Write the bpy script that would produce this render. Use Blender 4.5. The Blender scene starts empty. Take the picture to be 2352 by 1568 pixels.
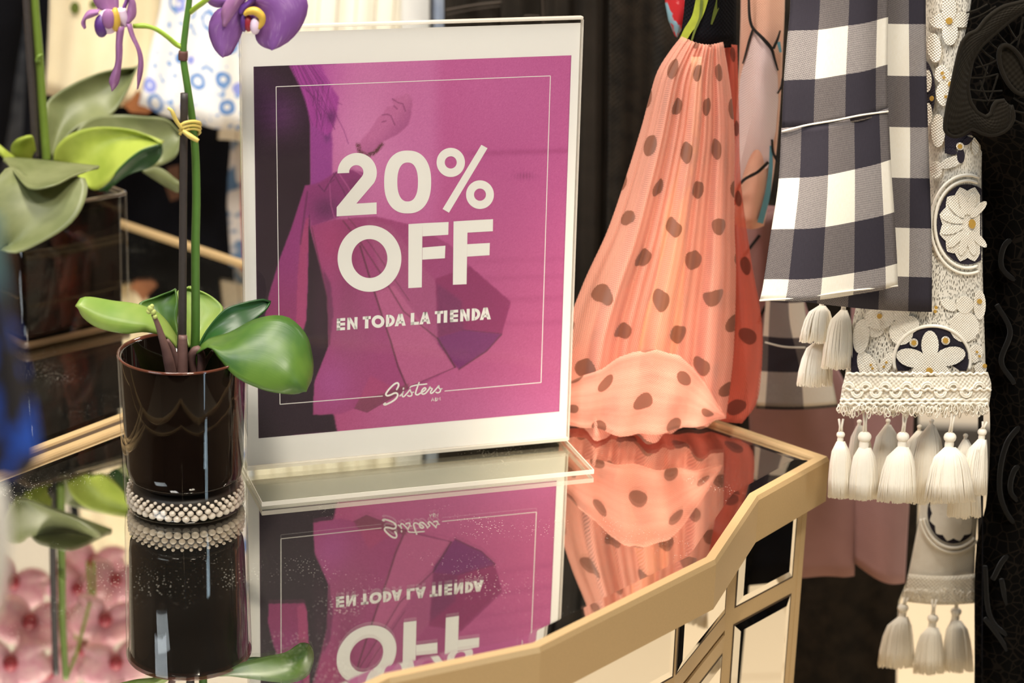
import bpy, bmesh, math, random
import numpy as np
from mathutils import Vector, Matrix

# ---------------------------------------------------------------- camera
SC = bpy.context.scene
COL = SC.collection
F_PX = 4875.48
CAM = Vector((0.15917, -1.25512, 0.52625))
AX_R = Vector((0.99953, 0.00999, 0.02904)).normalized()
AX_F = Vector((0.0, 0.94579, -0.32479)).normalized()
AX_U = AX_R.cross(AX_F).normalized()
AX_R = AX_F.cross(AX_U).normalized()
cd = bpy.data.cameras.new('camera')
cam = bpy.data.objects.new('camera', cd)
COL.objects.link(cam)
mw = Matrix.Identity(4)
for i in range(3):
    mw[i][0] = AX_R[i]; mw[i][1] = AX_U[i]; mw[i][2] = -AX_F[i]; mw[i][3] = CAM[i]
cam.matrix_world = mw
cd.sensor_width = 36.0
cd.sensor_fit = 'HORIZONTAL'
cd.lens = F_PX * 36.0 / 2352.0
cd.clip_start = 0.05
cd.clip_end = 50
cd.dof.use_dof = True
cd.dof.focus_distance = 1.31
cd.dof.aperture_fstop = 6.5
SC.camera = cam
SC.cycles.transparent_max_bounces = 40
SC.cycles.glossy_bounces = 8
SC.cycles.max_bounces = 16

# ---------------------------------------------------------------- light and exposure
SC.view_settings.view_transform = 'Standard'
SC.view_settings.look = 'None'
SC.view_settings.gamma = 1.0
SC.view_settings.use_curve_mapping = False
SC.view_settings.exposure = 0.0
wd = bpy.data.worlds.new('world')
SC.world = wd
wd.use_nodes = True
wd.node_tree.nodes['Background'].inputs[0].default_value = (1.0, 0.93, 0.82, 1)
wd.node_tree.nodes['Background'].inputs[1].default_value = 0.25

def area(name, loc, target, sx, sy, power, col):
    l = bpy.data.lights.new(name, 'AREA')
    l.shape = 'RECTANGLE'; l.size = sx; l.size_y = sy
    l.energy = power; l.color = col
    o = bpy.data.objects.new(name, l)
    COL.objects.link(o)
    o.location = loc
    d = Vector(target) - Vector(loc)
    o.rotation_euler = d.to_track_quat('-Z', 'Y').to_euler()
    return o

WARM = (1.0, 0.92, 0.80)
area('ceiling_lamp_light', (0.50, -1.12, 1.83), (0.38, 0.0, 0.1), 0.30, 0.30, 32, WARM)
area('ceiling_lamp_light', (0.12, -0.28, 1.83), (0.12, -0.2, 0.0), 0.30, 0.30, 17, WARM)
area('ceiling_lamp_light', (-0.45, -0.85, 1.83), (0.0, 0.1, 0.05), 0.35, 0.35, 14, (0.97, 0.96, 0.95))
area('ceiling_lamp_light', (-0.30, 0.10, 1.83), (-0.2, 0.65, 0.1), 0.3, 0.3, 26, WARM)
area('ceiling_lamp_light', (1.3, 1.0, 1.83), (0.9, 1.2, -0.7), 0.4, 0.4, 24, WARM)
area('cool_fill_light', (-1.5, -1.5, 1.83), (0.0, 0.0, 0.1), 1.0, 1.0, 30, (0.80, 0.90, 1.0))  # added cool fill, no such ceiling panel is known
area('window_daylight', (2.46, -2.3, 0.6), (0.0, 0.0, 0.2), 0.30, 2.0, 15, (0.62, 0.82, 1.0))
sp = bpy.data.lights.new('ceiling_spot_light', 'SPOT'); sp.energy = 310; sp.color = (1.0, 0.84, 0.66); sp.spot_size = math.radians(7.5); sp.spot_blend = 1.0; sp.shadow_soft_size = 0.03
spo = bpy.data.objects.new('ceiling_spot_light', sp); COL.objects.link(spo); spo.location = (0.42, -0.62, 1.83)
spo.rotation_euler = (Vector((0.245, 0.06, 0.0)) - Vector(spo.location)).to_track_quat('-Z', 'Y').to_euler()

# ---------------------------------------------------------------- helpers
def ray(px, py):
    return AX_F + AX_R * ((px - 1176.0) / F_PX) - AX_U * ((py - 784.0) / F_PX)
def at(px, py, Y):                       # point of the world that the photograph shows at a pixel, on the upright plane y = Y
    d = ray(px, py)
    return CAM + d * ((Y - CAM.y) / d.y)
def onz(px, py, z=0.0):
    d = ray(px, py)
    return CAM + d * ((z - CAM.z) / d.z)
def lin(c):
    c = c / 255.0
    return c / 12.92 if c <= 0.04045 else ((c + 0.055) / 1.055) ** 2.4
def rgb(r, g, b):
    return (lin(r), lin(g), lin(b), 1.0)

class N:                                  # small node builder
    def __init__(s, name):
        s.m = bpy.data.materials.new(name); s.m.use_nodes = True
        s.t = s.m.node_tree; s.t.nodes.clear()
        s.out = s.n('ShaderNodeOutputMaterial')
    def n(s, typ, **kw):
        nd = s.t.nodes.new(typ)
        for k, v in kw.items():
            if k.startswith('i_'):
                key = k[2:]
                nd.inputs[int(key) if key.isdigit() else key.replace('_', ' ')].default_value = v
            else: setattr(nd, k, v)
        return nd
    def l(s, a, b): s.t.links.new(a, b)
    def math(s, op, a, b=None, c=None, clamp=False):
        nd = s.n('ShaderNodeMath', operation=op); nd.use_clamp = clamp
        for i, v in enumerate((a, b, c)):
            if v is None: continue
            if isinstance(v, (int, float)): nd.inputs[i].default_value = v
            else: s.l(v, nd.inputs[i])
        return nd.outputs[0]
    def mix(s, f, a, b):
        nd = s.n('ShaderNodeMix', data_type='RGBA')
        for v, k in ((f, 0), (a, 6), (b, 7)):
            if isinstance(v, (int, float, tuple)): nd.inputs[k].default_value = v
            else: s.l(v, nd.inputs[k])
        return nd.outputs[2]
    def mixs(s, f, a, b):
        nd = s.n('ShaderNodeMixShader')
        if isinstance(f, (int, float)): nd.inputs[0].default_value = f
        else: s.l(f, nd.inputs[0])
        s.l(a, nd.inputs[1]); s.l(b, nd.inputs[2])
        return nd.outputs[0]
    def uv(s):
        return s.n('ShaderNodeUVMap').outputs[0]
    def obj(s):
        return s.n('ShaderNodeTexCoord').outputs['Object']
    def noise(s, vec, scale, detail=3, rough=0.55):
        nd = s.n('ShaderNodeTexNoise'); nd.inputs['Scale'].default_value = scale
        nd.inputs['Detail'].default_value = detail; nd.inputs['Roughness'].default_value = rough
        if vec is not None: s.l(vec, nd.inputs['Vector'])
        return nd.outputs[0]
    def step(s, x, lo, hi):
        nd = s.n('ShaderNodeMapRange', interpolation_type='SMOOTHSTEP')
        s.l(x, nd.inputs[0]); nd.inputs[1].default_value = lo; nd.inputs[2].default_value = hi
        return nd.outputs[0]
    def bsdf(s, col, rough=0.6, metal=0.0, **kw):
        b = s.n('ShaderNodeBsdfPrincipled')
        if isinstance(col, tuple): b.inputs['Base Color'].default_value = col
        else: s.l(col, b.inputs['Base Color'])
        b.inputs['Roughness'].default_value = rough; b.inputs['Metallic'].default_value = metal
        for k, v in kw.items():
            key = k.replace('_', ' ')
            if isinstance(v, (int, float, tuple)): b.inputs[key].default_value = v
            else: s.l(v, b.inputs[key])
        return b
    def bump(s, h, strength=0.3, dist=0.001):
        nd = s.n('ShaderNodeBump'); nd.inputs['Strength'].default_value = strength
        nd.inputs['Distance'].default_value = dist; s.l(h, nd.inputs['Height'])
        return nd.outputs[0]
    def done(s, sh):
        s.l(sh, s.out.inputs[0]); return s.m

def plain(name, col, rough=0.6, metal=0.0, var=0.0, scale=40, bump=0.0, **kw):
    n = N(name)
    if var or bump:
        f = n.noise(n.obj(), scale)
    c = col
    if var:
        d = tuple(x * (1 - var) for x in col[:3]) + (1,); e = tuple(min(1, x * (1 + var)) for x in col[:3]) + (1,)
        c = n.mix(f, d, e)
    b = n.bsdf(c, rough, metal, **kw)
    if bump: n.l(n.bump(f, bump), b.inputs['Normal'])
    return n.done(b.outputs[0])

def fabric(name, col, col2=None, thread=1400, rough=0.85, sheen=0.2, big=18, bump=0.35, transl=0.0):
    n = N(name); uv = n.uv()
    sx = n.n('ShaderNodeSeparateXYZ'); n.l(uv, sx.inputs[0])
    w = n.math('MULTIPLY', n.math('SINE', n.math('MULTIPLY', sx.outputs[0], thread * 3.14)), n.math('SINE', n.math('MULTIPLY', sx.outputs[1], thread * 3.14)))
    nz = n.noise(uv, big, 4)
    c = n.mix(n.step(nz, 0.35, 0.7), col, col2 or tuple(x * 0.8 for x in col[:3]) + (1,))
    b = n.bsdf(c, rough, Sheen_Weight=sheen, Specular_IOR_Level=0.12)
    n.l(n.bump(w, bump, 0.0004), b.inputs['Normal'])
    sh = b.outputs[0]
    if transl:
        t = n.n('ShaderNodeBsdfTranslucent'); n.l(c, t.inputs[0])
        sh = n.mixs(transl, sh, t.outputs[0])
    return n.done(sh)

# ---- objects
ROOT = {}
def tag(o, label=None, cat=None, group=None, kind=None):
    if label: o['label'] = label
    if cat: o['category'] = cat
    if group: o['group'] = group
    if kind: o['kind'] = kind
    return o
def empty(name, loc, label, cat, group=None):
    o = bpy.data.objects.new(name, None); COL.objects.link(o)
    o.empty_display_size = 0.02
    o.location = loc; ROOT[o.name] = Vector(loc)
    return tag(o, label, cat, group)
def off(parent):
    p = parent
    while p is not None and p.parent is not None: p = p.parent
    return ROOT.get(p.name, Vector((0, 0, 0))) if p is not None else Vector((0, 0, 0))
def mk(name, verts, faces, mat, parent=None, smooth=True, uvs=None, thick=0.0, thick_off=0.0, bevel=0.0, sub=0):
    o_ = off(parent)
    me = bpy.data.meshes.new(name)
    me.from_pydata([tuple(Vector(v) - o_) for v in verts], [], faces)
    if smooth: me.polygons.foreach_set('use_smooth', [True] * len(me.polygons))
    if uvs is not None:
        ul = me.uv_layers.new(name='UVMap')
        li = np.empty(len(me.loops), dtype=np.int32); me.loops.foreach_get('vertex_index', li)
        ul.data.foreach_set('uv', np.asarray(uvs, dtype=np.float32)[li].ravel())
    me.update()
    mats = mat if isinstance(mat, (list, tuple)) else [mat]
    for m in mats: me.materials.append(m)
    o = bpy.data.objects.new(name, me); COL.objects.link(o)
    if parent is not None: o.parent = parent
    if thick:
        s = o.modifiers.new('solid', 'SOLIDIFY'); s.thickness = thick; s.offset = thick_off
    if bevel:
        s = o.modifiers.new('bevel', 'BEVEL'); s.width = bevel; s.segments = 2; s.limit_method = 'ANGLE'; s.angle_limit = 0.6
    if sub:
        s = o.modifiers.new('sub', 'SUBSURF'); s.levels = sub; s.render_levels = sub
    return o
def setroot(o, loc):
    """move a lone mesh's origin to loc, geometry stays"""
    loc = Vector(loc)
    o.data.transform(Matrix.Translation(-loc)); o.location = loc
    ROOT[o.name] = loc
    return o

class MB:
    def __init__(s): s.v = []; s.f = []; s.uv = []
    def add(s, v, f, uv=None):
        k = len(s.v); s.v += [Vector(x) for x in v]; s.f += [tuple(i + k for i in q) for q in f]
        s.uv += list(uv) if uv is not None else [(0, 0)] * len(v)
    def box(s, c, h, rz=0.0):
        ca, sa = math.cos(rz), math.sin(rz)
        v = [Vector((c[0] + x * h[0] * ca - y * h[1] * sa, c[1] + x * h[0] * sa + y * h[1] * ca, c[2] + z * h[2])) for x in (-1, 1) for y in (-1, 1) for z in (-1, 1)]
        s.add(v, [(0, 1, 3, 2), (4, 6, 7, 5), (0, 4, 5, 1), (2, 3, 7, 6), (0, 2, 6, 4), (1, 5, 7, 3)])
    def tube(s, pts, r, sides=8, cap=True):
        pts = [Vector(p) for p in pts]; n = len(pts)
        rs = r if isinstance(r, (list, tuple)) else [r] * n
        up = None; v = []
        for i, p in enumerate(pts):
            t = (pts[min(i + 1, n - 1)] - pts[max(i - 1, 0)]).normalized()
            if up is None:
                up = t.cross(Vector((0, 0, 1)) if abs(t.z) < 0.9 else Vector((1, 0, 0))).normalized()
            else:
                up = (up - t * up.dot(t)).normalized()
            w = t.cross(up)
            for k in range(sides):
                a = 2 * math.pi * k / sides
                v.append(p + (up * math.cos(a) + w * math.sin(a)) * rs[i])
        f = [(i * sides + k, i * sides + (k + 1) % sides, (i + 1) * sides + (k + 1) % sides, (i + 1) * sides + k) for i in range(n - 1) for k in range(sides)]
        if cap: f += [tuple(range(sides - 1, -1, -1)), tuple((n - 1) * sides + k for k in range(sides))]
        s.add(v, f)
    def lathe(s, c, prof, sides=48):
        v = []; n = len(prof)
        for r, z in prof:
            for k in range(sides):
                a = 2 * math.pi * k / sides
                v.append(Vector((c[0] + r * math.cos(a), c[1] + r * math.sin(a), c[2] + z)))
        f = [(i * sides + k, i * sides + (k + 1) % sides, (i + 1) * sides + (k + 1) % sides, (i + 1) * sides + k) for i in range(n - 1) for k in range(sides)]
        s.add(v, f)
    def ball(s, c, r, nu=8, nv=6, sc=(1, 1, 1)):
        v = []; 
        for j in range(nv + 1):
            t = math.pi * j / nv
            for k in range(nu):
                a = 2 * math.pi * k / nu
                v.append(Vector((c[0] + r * sc[0] * math.sin(t) * math.cos(a), c[1] + r * sc[1] * math.sin(t) * math.sin(a), c[2] + r * sc[2] * math.cos(t))))
        f = [(j * nu + k, (j + 1) * nu + k, (j + 1) * nu + (k + 1) % nu, j * nu + (k + 1) % nu) for j in range(nv) for k in range(nu)]
        s.add(v, f)
    def prism(s, poly, z0, z1, top=True, bottom=True):
        n = len(poly)
        v = [Vector((p[0], p[1], z0)) for p in poly] + [Vector((p[0], p[1], z1)) for p in poly]
        f = [(i, (i + 1) % n, n + (i + 1) % n, n + i) for i in range(n)]
        if top: f.append(tuple(range(n, 2 * n)))
        if bottom: f.append(tuple(range(n - 1, -1, -1)))
        s.add(v, f)
    def build(s, name, mat, parent=None, smooth=True, uv=False, **kw):
        return mk(name, s.v, s.f, mat, parent, smooth, s.uv if uv else None, **kw)

def crom(P, n):
    """resample a polyline of tuples with a Catmull-Rom spline, even in chord length"""
    P = np.array(P, dtype=float)
    if len(P) == 1: return np.repeat(P, n, 0)
    d = np.concatenate([[0], np.cumsum(np.maximum(1e-9, np.linalg.norm(np.diff(P[:, :2] if P.shape[1] > 2 and abs(P[:, :2]).max() > 5 else P, axis=0), axis=1)))])
    t = np.linspace(0, d[-1], n); out = []
    for x in t:
        i = min(max(np.searchsorted(d, x) - 1, 0), len(P) - 2)
        u = (x - d[i]) / (d[i + 1] - d[i])
        p0 = P[i - 1] if i > 0 else 2 * P[i] - P[i + 1]
        p3 = P[i + 2] if i + 2 < len(P) else 2 * P[i + 1] - P[i]
        p1, p2 = P[i], P[i + 1]
        # limited tangents keep corners from overshooting
        h = d[i + 1] - d[i]
        h0 = d[i] - d[i - 1] if i > 0 else h; h1 = d[i + 2] - d[i + 1] if i + 2 < len(P) else h
        m1 = (p2 - p0) * h / (h + h0); m2 = (p3 - p1) * h / (h + h1)
        out.append((2 * u**3 - 3 * u**2 + 1) * p1 + (u**3 - 2 * u**2 + u) * m1 + (-2 * u**3 + 3 * u**2) * p2 + (u**3 - u**2) * m2)
    return np.array(out)
def lres(P, n):
    P = np.array(P, dtype=float)
    d = np.concatenate([[0], np.cumsum(np.maximum(1e-9, np.linalg.norm(np.diff(P[:, :2], axis=0), axis=1)))])
    t = np.linspace(0, d[-1], n)
    return np.stack([np.interp(t, d, P[:, k]) for k in range(P.shape[1])], 1)

def patch(name, L, R, mat, parent=None, nu=20, nv=28, bulge=0.0, folds=(), thick=0.0006, warp=None, uvs=1.0, uvo=(0, 0), straight=False, v0px=None, u0px=None, closed_back=0.0):
    """cloth or leaf between two edges seen in the photograph; edges are lists of (px, py, Y): each point stands at its own depth Y"""
    rs = lres if straight else crom
    Lr, Rr = rs(L, nv), rs(R, nv)
    v = []; uv = []
    Wm = []; Hm = 0
    rows = []
    for j in range(nv):
        a = at(*Lr[j]); b = at(*Rr[j]); rows.append((a, b)); Wm.append((b - a).length)
    W = max(Wm); H = [0]
    for j in range(1, nv):
        H.append(H[-1] + ((rows[j][0] + rows[j][1]) / 2 - (rows[j - 1][0] + rows[j - 1][1]) / 2).length)
    du = dv = 0.0
    if v0px is not None:
        dv = -float(np.interp(v0px, (Lr[:, 1] + Rr[:, 1]) / 2, H))
    if u0px is not None:
        jm = nv // 2 if v0px is None else int(np.argmin(abs((Lr[:, 1] + Rr[:, 1]) / 2 - v0px)))
        du = -W * (u0px - Lr[jm, 0]) / (Rr[jm, 0] - Lr[jm, 0])
    uvo = (uvo[0] + du, uvo[1] + dv)
    for j in range(nv):
        a, b = rows[j]; t = j / (nv - 1)
        for i in range(nu):
            u = i / (nu - 1)
            p = a.lerp(b, u)
            dy = -bulge * math.sin(math.pi * u)
            for amp, cyc, ph, *ex in folds:
                k = (t ** ex[0]) if ex else 1.0
                dy += amp * k * math.sin(2 * math.pi * (cyc * u + ph)) * min(1, 6 * u, 6 * (1 - u))
            q = Vector((p.x, p.y + dy, p.z))
            if warp: q = warp(q, u, t)
            v.append(q); uv.append(((u * W + uvo[0]) * uvs, (H[j] + uvo[1]) * uvs))
    if closed_back:
        # second skin behind the first, so that the piece is a flattened tube
        n0 = len(v)
        for j in range(nv):
            a, b = rows[j]
            for i in range(nu):
                u = i / (nu - 1); q = v[j * nu + i]
                base = a.lerp(b, u)
                v.append(Vector((base.x, base.y + closed_back * math.sin(math.pi * u), base.z))); uv.append((-uv[j * nu + i][0], uv[j * nu + i][1]))
    f = [(j * nu + i, (j + 1) * nu + i, (j + 1) * nu + i + 1, j * nu + i + 1) for j in range(nv - 1) for i in range(nu - 1)]
    if closed_back:
        f += [(n0 + j * nu + i, n0 + j * nu + i + 1, n0 + (j + 1) * nu + i + 1, n0 + (j + 1) * nu + i) for j in range(nv - 1) for i in range(nu - 1)]
    return mk(name, v, f, mat, parent, True, uv, thick=thick)

def pxtube(mb, pts, r, sides=8, n=None):
    P = crom(pts, n or max(6, 5 * len(pts)))
    if isinstance(r, (list, tuple)):
        r = list(np.interp(np.linspace(0, 1, len(P)), np.linspace(0, 1, len(r)), r))
    mb.tube([at(*p) for p in P], r, sides)

# ---------------------------------------------------------------- materials shared
def mirror_mat():
    n = N('aged_mirror')
    o = n.obj()
    g = n.n('ShaderNodeBsdfGlossy'); g.inputs[0].default_value = (0.80, 0.78, 0.74, 1); g.inputs['Roughness'].default_value = 0.012
    d = n.n('ShaderNodeBsdfDiffuse'); d.inputs[0].default_value = (0.85, 0.80, 0.70, 1)
    v = n.n('ShaderNodeTexVoronoi'); v.inputs['Scale'].default_value = 520; n.l(o, v.inputs['Vector'])
    keep = n.step(n.noise(o, 14, 3), 0.40, 0.75)
    dots = n.math('LESS_THAN', v.outputs['Distance'], n.math('MULTIPLY', keep, 0.24))
    haze = n.math('MULTIPLY', n.noise(o, 9, 2), 0.010)
    f = n.math('ADD', n.math('MULTIPLY', dots, 0.30), haze, clamp=True)
    return n.done(n.mixs(f, g.outputs[0], d.outputs[0]))
def clear_mat(name, tint=(1, 1, 1, 1), ior=1.49, rough=0.0):
    n = N(name)
    t = n.n('ShaderNodeBsdfTransparent'); t.inputs[0].default_value = tint
    g = n.n('ShaderNodeBsdfGlossy'); g.inputs['Roughness'].default_value = rough
    fr = n.n('ShaderNodeFresnel'); fr.inputs[0].default_value = ior
    bf = n.n('ShaderNodeNewGeometry').outputs['Backfacing']     # the far face of a pane: light has bent back, no inner mirror
    f = n.math('MULTIPLY', fr.outputs[0], n.math('SUBTRACT', 1.0, bf))
    return n.done(n.mixs(f, t.outputs[0], g.outputs[0]))
M_MIRROR = mirror_mat()
M_BEVEL = plain('bevelled_mirror', (0.82, 0.80, 0.76, 1), 0.02, 1.0)
M_CLEAR = clear_mat('clear_glass', (0.97, 0.97, 0.96, 1))
M_ACRYL = clear_mat('clear_acrylic', (0.985, 0.985, 0.98, 1), 1.45)
M_GOLD = plain('champagne_paint', rgb(198, 168, 122), 0.42, 0.2, 0.08, 900, 0.05)
M_GOLDD = plain('champagne_shadow_gap', rgb(70, 52, 34), 0.6, 0.1)  # champagne darkened to stand for the shade in gaps and recesses
M_EDGE = N('acrylic_edge')
_b = M_EDGE.bsdf((0.86, 0.80, 0.70, 1), 0.2, 0.0); _t = M_EDGE.n('ShaderNodeBsdfTransparent')
M_EDGE = M_EDGE.done(M_EDGE.mixs(0.55, _t.outputs[0], _b.outputs[0]))

# ---------------------------------------------------------------- setting
FZ, CZ = -0.72, 1.90
X0, X1, Y0, Y1 = -2.2, 2.5, -3.6, 1.75
M_FLOOR = plain('cream_floor_tile', rgb(236, 218, 188), 0.4, 0.0, 0.03, 6)
M_WALL = plain('cream_wall_paint', rgb(232, 222, 206), 0.8, 0.0, 0.02, 5)
M_CEIL = plain('charcoal_ceiling_paint', rgb(62, 58, 54), 0.85)
def slab(name, lo, hi, mat):
    m = MB(); c = [(a + b) / 2 for a, b in zip(lo, hi)]; h = [(b - a) / 2 for a, b in zip(lo, hi)]
    m.box(c, h); return tag(m.build(name, mat, None, False), kind='structure')
fl = slab('floor', (X0, Y0, FZ - 0.1), (X1, Y1, FZ - 0.004), plain('floor_grout', rgb(190, 168, 130), 0.8))
ROOT[fl.name] = Vector((0, 0, 0))
tm = None
nt = 0
for i in range(12):
    for j in range(14):
        x = X0 + 0.4 * i; y = Y0 + 0.4 * j
        x1 = min(x + 0.396, X1); y1 = min(y + 0.396, Y1)
        if x1 - x < 0.05 or y1 - y < 0.05: continue
        if not (-1.0 < x < 2.2 and -0.9 < y): continue
        m = MB(); m.box(((x + x1) / 2, (y + y1) / 2, FZ - 0.002), ((x1 - x) / 2, (y1 - y) / 2, 0.002))
        m.build('tile', M_FLOOR, fl, False)
m = MB()
for lo, hi in (((X0, Y0, 0), (X1, -0.82, 0)), ((X0, -0.82, 0), (-1.02, Y1, 0)), ((2.2, -0.82, 0), (X1, Y1, 0))):
    m.box(((lo[0] + hi[0]) / 2, (lo[1] + hi[1]) / 2, FZ - 0.002), ((hi[0] - lo[0]) / 2, (hi[1] - lo[1]) / 2, 0.002))
tag(m.build('tile_field', M_FLOOR, fl, False), kind='stuff')
slab('ceiling', (X0, Y0, CZ), (X1, Y1, CZ + 0.1), M_CEIL)
slab('wall_back', (X0, Y1, FZ), (X1, Y1 + 0.1, CZ), M_WALL)
slab('wall_front', (X0, Y0 - 0.1, FZ), (X1, Y0, CZ), plain('dark_wood_panelling', rgb(66, 48, 36), 0.5, 0, 0.2, 8))
slab('wall_left', (X0 - 0.1, Y0, FZ), (X0, Y1, CZ), plain('brown_wall_paint', rgb(120, 100, 82), 0.8))
slab('wall_right', (X1, Y0, FZ), (X1 + 0.1, Y1, CZ), plain('taupe_wall_paint', rgb(112, 96, 82), 0.8))
slab('baseboard_back', (X0, Y1 - 0.015, FZ), (X1, Y1, FZ + 0.1), M_CEIL)

# ---------------------------------------------------------------- the two mirrored side tables
TA = Vector((0.3724, 0.0559, 0))
BV = Vector((math.cos(math.radians(140.5)), math.sin(math.radians(140.5)), 0))
AV = Vector((math.cos(math.radians(230.5)), math.sin(math.radians(230.5)), 0))
def T(b, a, z=0.0): return TA + BV * b + AV * a + Vector((0, 0, z))
def inset(poly, d):
    """poly: list of (b,a), counter-clockwise seen in (b,a); moved inwards by d (number or one per edge)"""
    n = len(poly); out = []
    ds = d if isinstance(d, (list, tuple)) else [d] * n
    def line(i):
        p = Vector(poly[i]); q = Vector(poly[(i + 1) % n]); t = (q - p).normalized(); nn = Vector((-t.y, t.x))
        return p + nn * ds[i], t
    for i in range(n):
        p, t = line(i - 1); q, s = line(i)
        den = t.x * s.y - t.y * s.x
        if abs(den) < 1e-6: out.append(tuple(q)); continue
        k = ((q.x - p.x) * s.y - (q.y - p.y) * s.x) / den
        out.append(tuple(p + t * k))
    return out
def ccw(poly):
    a = sum(p[0] * q[1] - q[0] * p[1] for p, q in zip(poly, poly[1:] + poly[:1]))
    return poly if a > 0 else poly[::-1]
OUT1 = ccw([(0, 0), (-0.0034, 0.089), (-0.0390, 0.187), (-0.0345, 0.345), (0.0, 0.4256), (0.004, 0.60), (0.358, 0.60), (0.402, -0.020)])
OUT2 = ccw([(0.4080, -0.0225), (0.3640, 0.60), (0.715, 0.62), (0.785, -0.042)])
def tz(poly, z): return [T(b, a, z) for b, a in poly]

def table(outline, loc, label, front):
    root = empty('mirrored_side_table', loc, label, 'table')
    n = len(outline)
    # gold rim around the top: section with a rounded outer lip, top face, inner edge
    o0 = outline; i1 = inset(outline, 0.0012); i2 = inset(outline, 0.0065); i3 = inset(outline, 0.0072); ib = inset(outline, 0.010)
    rings = [(ib, -0.030), (o0, -0.030), (o0, -0.0008), (i1, 0.0022), (i2, 0.0024), (i3, 0.0012), (i3, -0.004)]
    v = []; f = []
    for poly, z in rings: v += tz(poly, z)
    for k in range(len(rings) - 1):
        for i in range(n):
            j = (i + 1) % n
            f.append((k * n + i, k * n + j, (k + 1) * n + j, (k + 1) * n + i))
    mk('top_rim', v, f, M_GOLD, root, False)
    # silvered plate with a bevelled margin, under a pane of clear glass
    g0 = inset(outline, 0.0073); g1 = inset(outline, 0.0175)
    v = tz(g1, 0.0); mk('mirror_top', v, [tuple(range(n))], M_MIRROR, root, False)
    v = tz(g0, -0.0004) + tz(g1, 0.0); f = [(i, (i + 1) % n, n + (i + 1) % n, n + i) for i in range(n)]
    mk('mirror_bevel', v, f, M_BEVEL, root, False)
    v = tz(g0, 0.0008) + tz(g1, 0.0014); f = [(i, (i + 1) % n, n + (i + 1) % n, n + i) for i in range(n)] + [tuple(range(n, 2 * n))]
    mk('glass_top', v, f, M_CLEAR, root, False)
    return root
t1 = table(OUT1, (0.03, -0.05, FZ), 'mirrored table with champagne edge and stepped drawer front, under the sign and the round pot', True)
t2 = table(OUT2, (-0.22, 0.40, FZ), 'second mirrored table standing behind, under the square dark glass pot', False)

# carcass, drawers and panels of the near table: front corner points in (b, a)
FA, FB, FC, FD, FE, FG = (0.0095, 0.007), (0.0120, 0.0940), (-0.0150, 0.1880), (-0.0120, 0.3440), (0.0165, 0.4200), (0.0180, 0.592)
def carcass(root, poly, z0, z1, name, mat, legs=None):
    m = MB(); m.prism([T(b, a) for b, a in poly], z0, z1)
    m.build(name, mat, root, False)
BODY = ccw([FA, FB, FC, FD, FE, FG, (0.352, 0.592), (0.394, -0.012)])
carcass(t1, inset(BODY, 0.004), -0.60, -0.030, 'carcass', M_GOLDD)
def front_block(root, pts, z0, z1, name, depth=0.012):
    """a drawer or door front following the plan points pts, depth thick"""
    inn = [(b + depth, a) for b, a in pts]
    m = MB(); poly = ccw(list(pts) + inn[::-1])
    m.prism([T(b, a) for b, a in poly], z0, z1)
    return m.build(name, M_GOLD, root, False)
def panel(parent, p, q, m0, m1, z0, z1, bw=0.0055):
    """bevelled mirror let into a front between plan points p and q with side margins m0, m1"""
    P = T(*p); Q = T(*q); t = (Q - P).normalized(); nn = Vector((t.y, -t.x, 0))
    if nn.dot(-BV) < 0: nn = -nn
    L = (Q - P).length
    def pt(s, z, d): return P + t * s + nn * d + Vector((0, 0, z))
    o = [(m0, z0), (L - m1, z0), (L - m1, z1), (m0, z1)]
    i = [(m0 + bw, z0 + bw), (L - m1 - bw, z0 + bw), (L - m1 - bw, z1 - bw), (m0 + bw, z1 - bw)]
    v = [pt(s, z, 0.0003) for s, z in o] + [pt(s, z, 0.0016) for s, z in i]
    f = [(0, 1, 5, 4), (1, 2, 6, 5), (2, 3, 7, 6), (3, 0, 4, 7), (4, 5, 6, 7)]
    o_ = mk('mirror_panel', v, f, M_BEVEL, parent, False)
    # shade in the rebate round the glass, painted as a thin dark strip
    w = 0.0014
    o2 = [(m0 - w, z0 - w), (L - m1 + w, z0 - w), (L - m1 + w, z1 + w), (m0 - w, z1 + w)]
    v = [pt(s, z, 0.00015) for s, z in o2] + [pt(s, z, 0.00025) for s, z in o]
    mk('rebate', v, [(0, 1, 5, 4), (1, 2, 6, 5), (2, 3, 7, 6), (3, 0, 4, 7)], M_GOLDD, parent, False)
for za, zb, pa, pb in ((-0.0955, -0.0305, -0.0815, -0.033), (-0.30, -0.0995, -0.285, -0.1125)):
    d = front_block(t1, [FB, FC, FD, FE], za, zb, 'drawer_front')
    panel(d, FB, FC, 0.0035, 0.003, pa, pb)
    panel(d, FC, FD, 0.003, 0.003, pa, pb)
    panel(d, FD, FE, 0.003, 0.0035, pa, pb)
for p, q, ma, mb_ in ((FA, FB, 0.013, 0.0105), (FE, FG, 0.009, 0.009)):
    s = front_block(t1, [p, q], -0.60, -0.0305, 'side_column')
    panel(s, p, q, ma, mb_, -0.0815, -0.033)
    panel(s, p, q, ma, mb_, -0.285, -0.0960)
front_block(t1, [FB, FC, FD, FE], -0.60, -0.304, 'lower_drawer_front')
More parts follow.
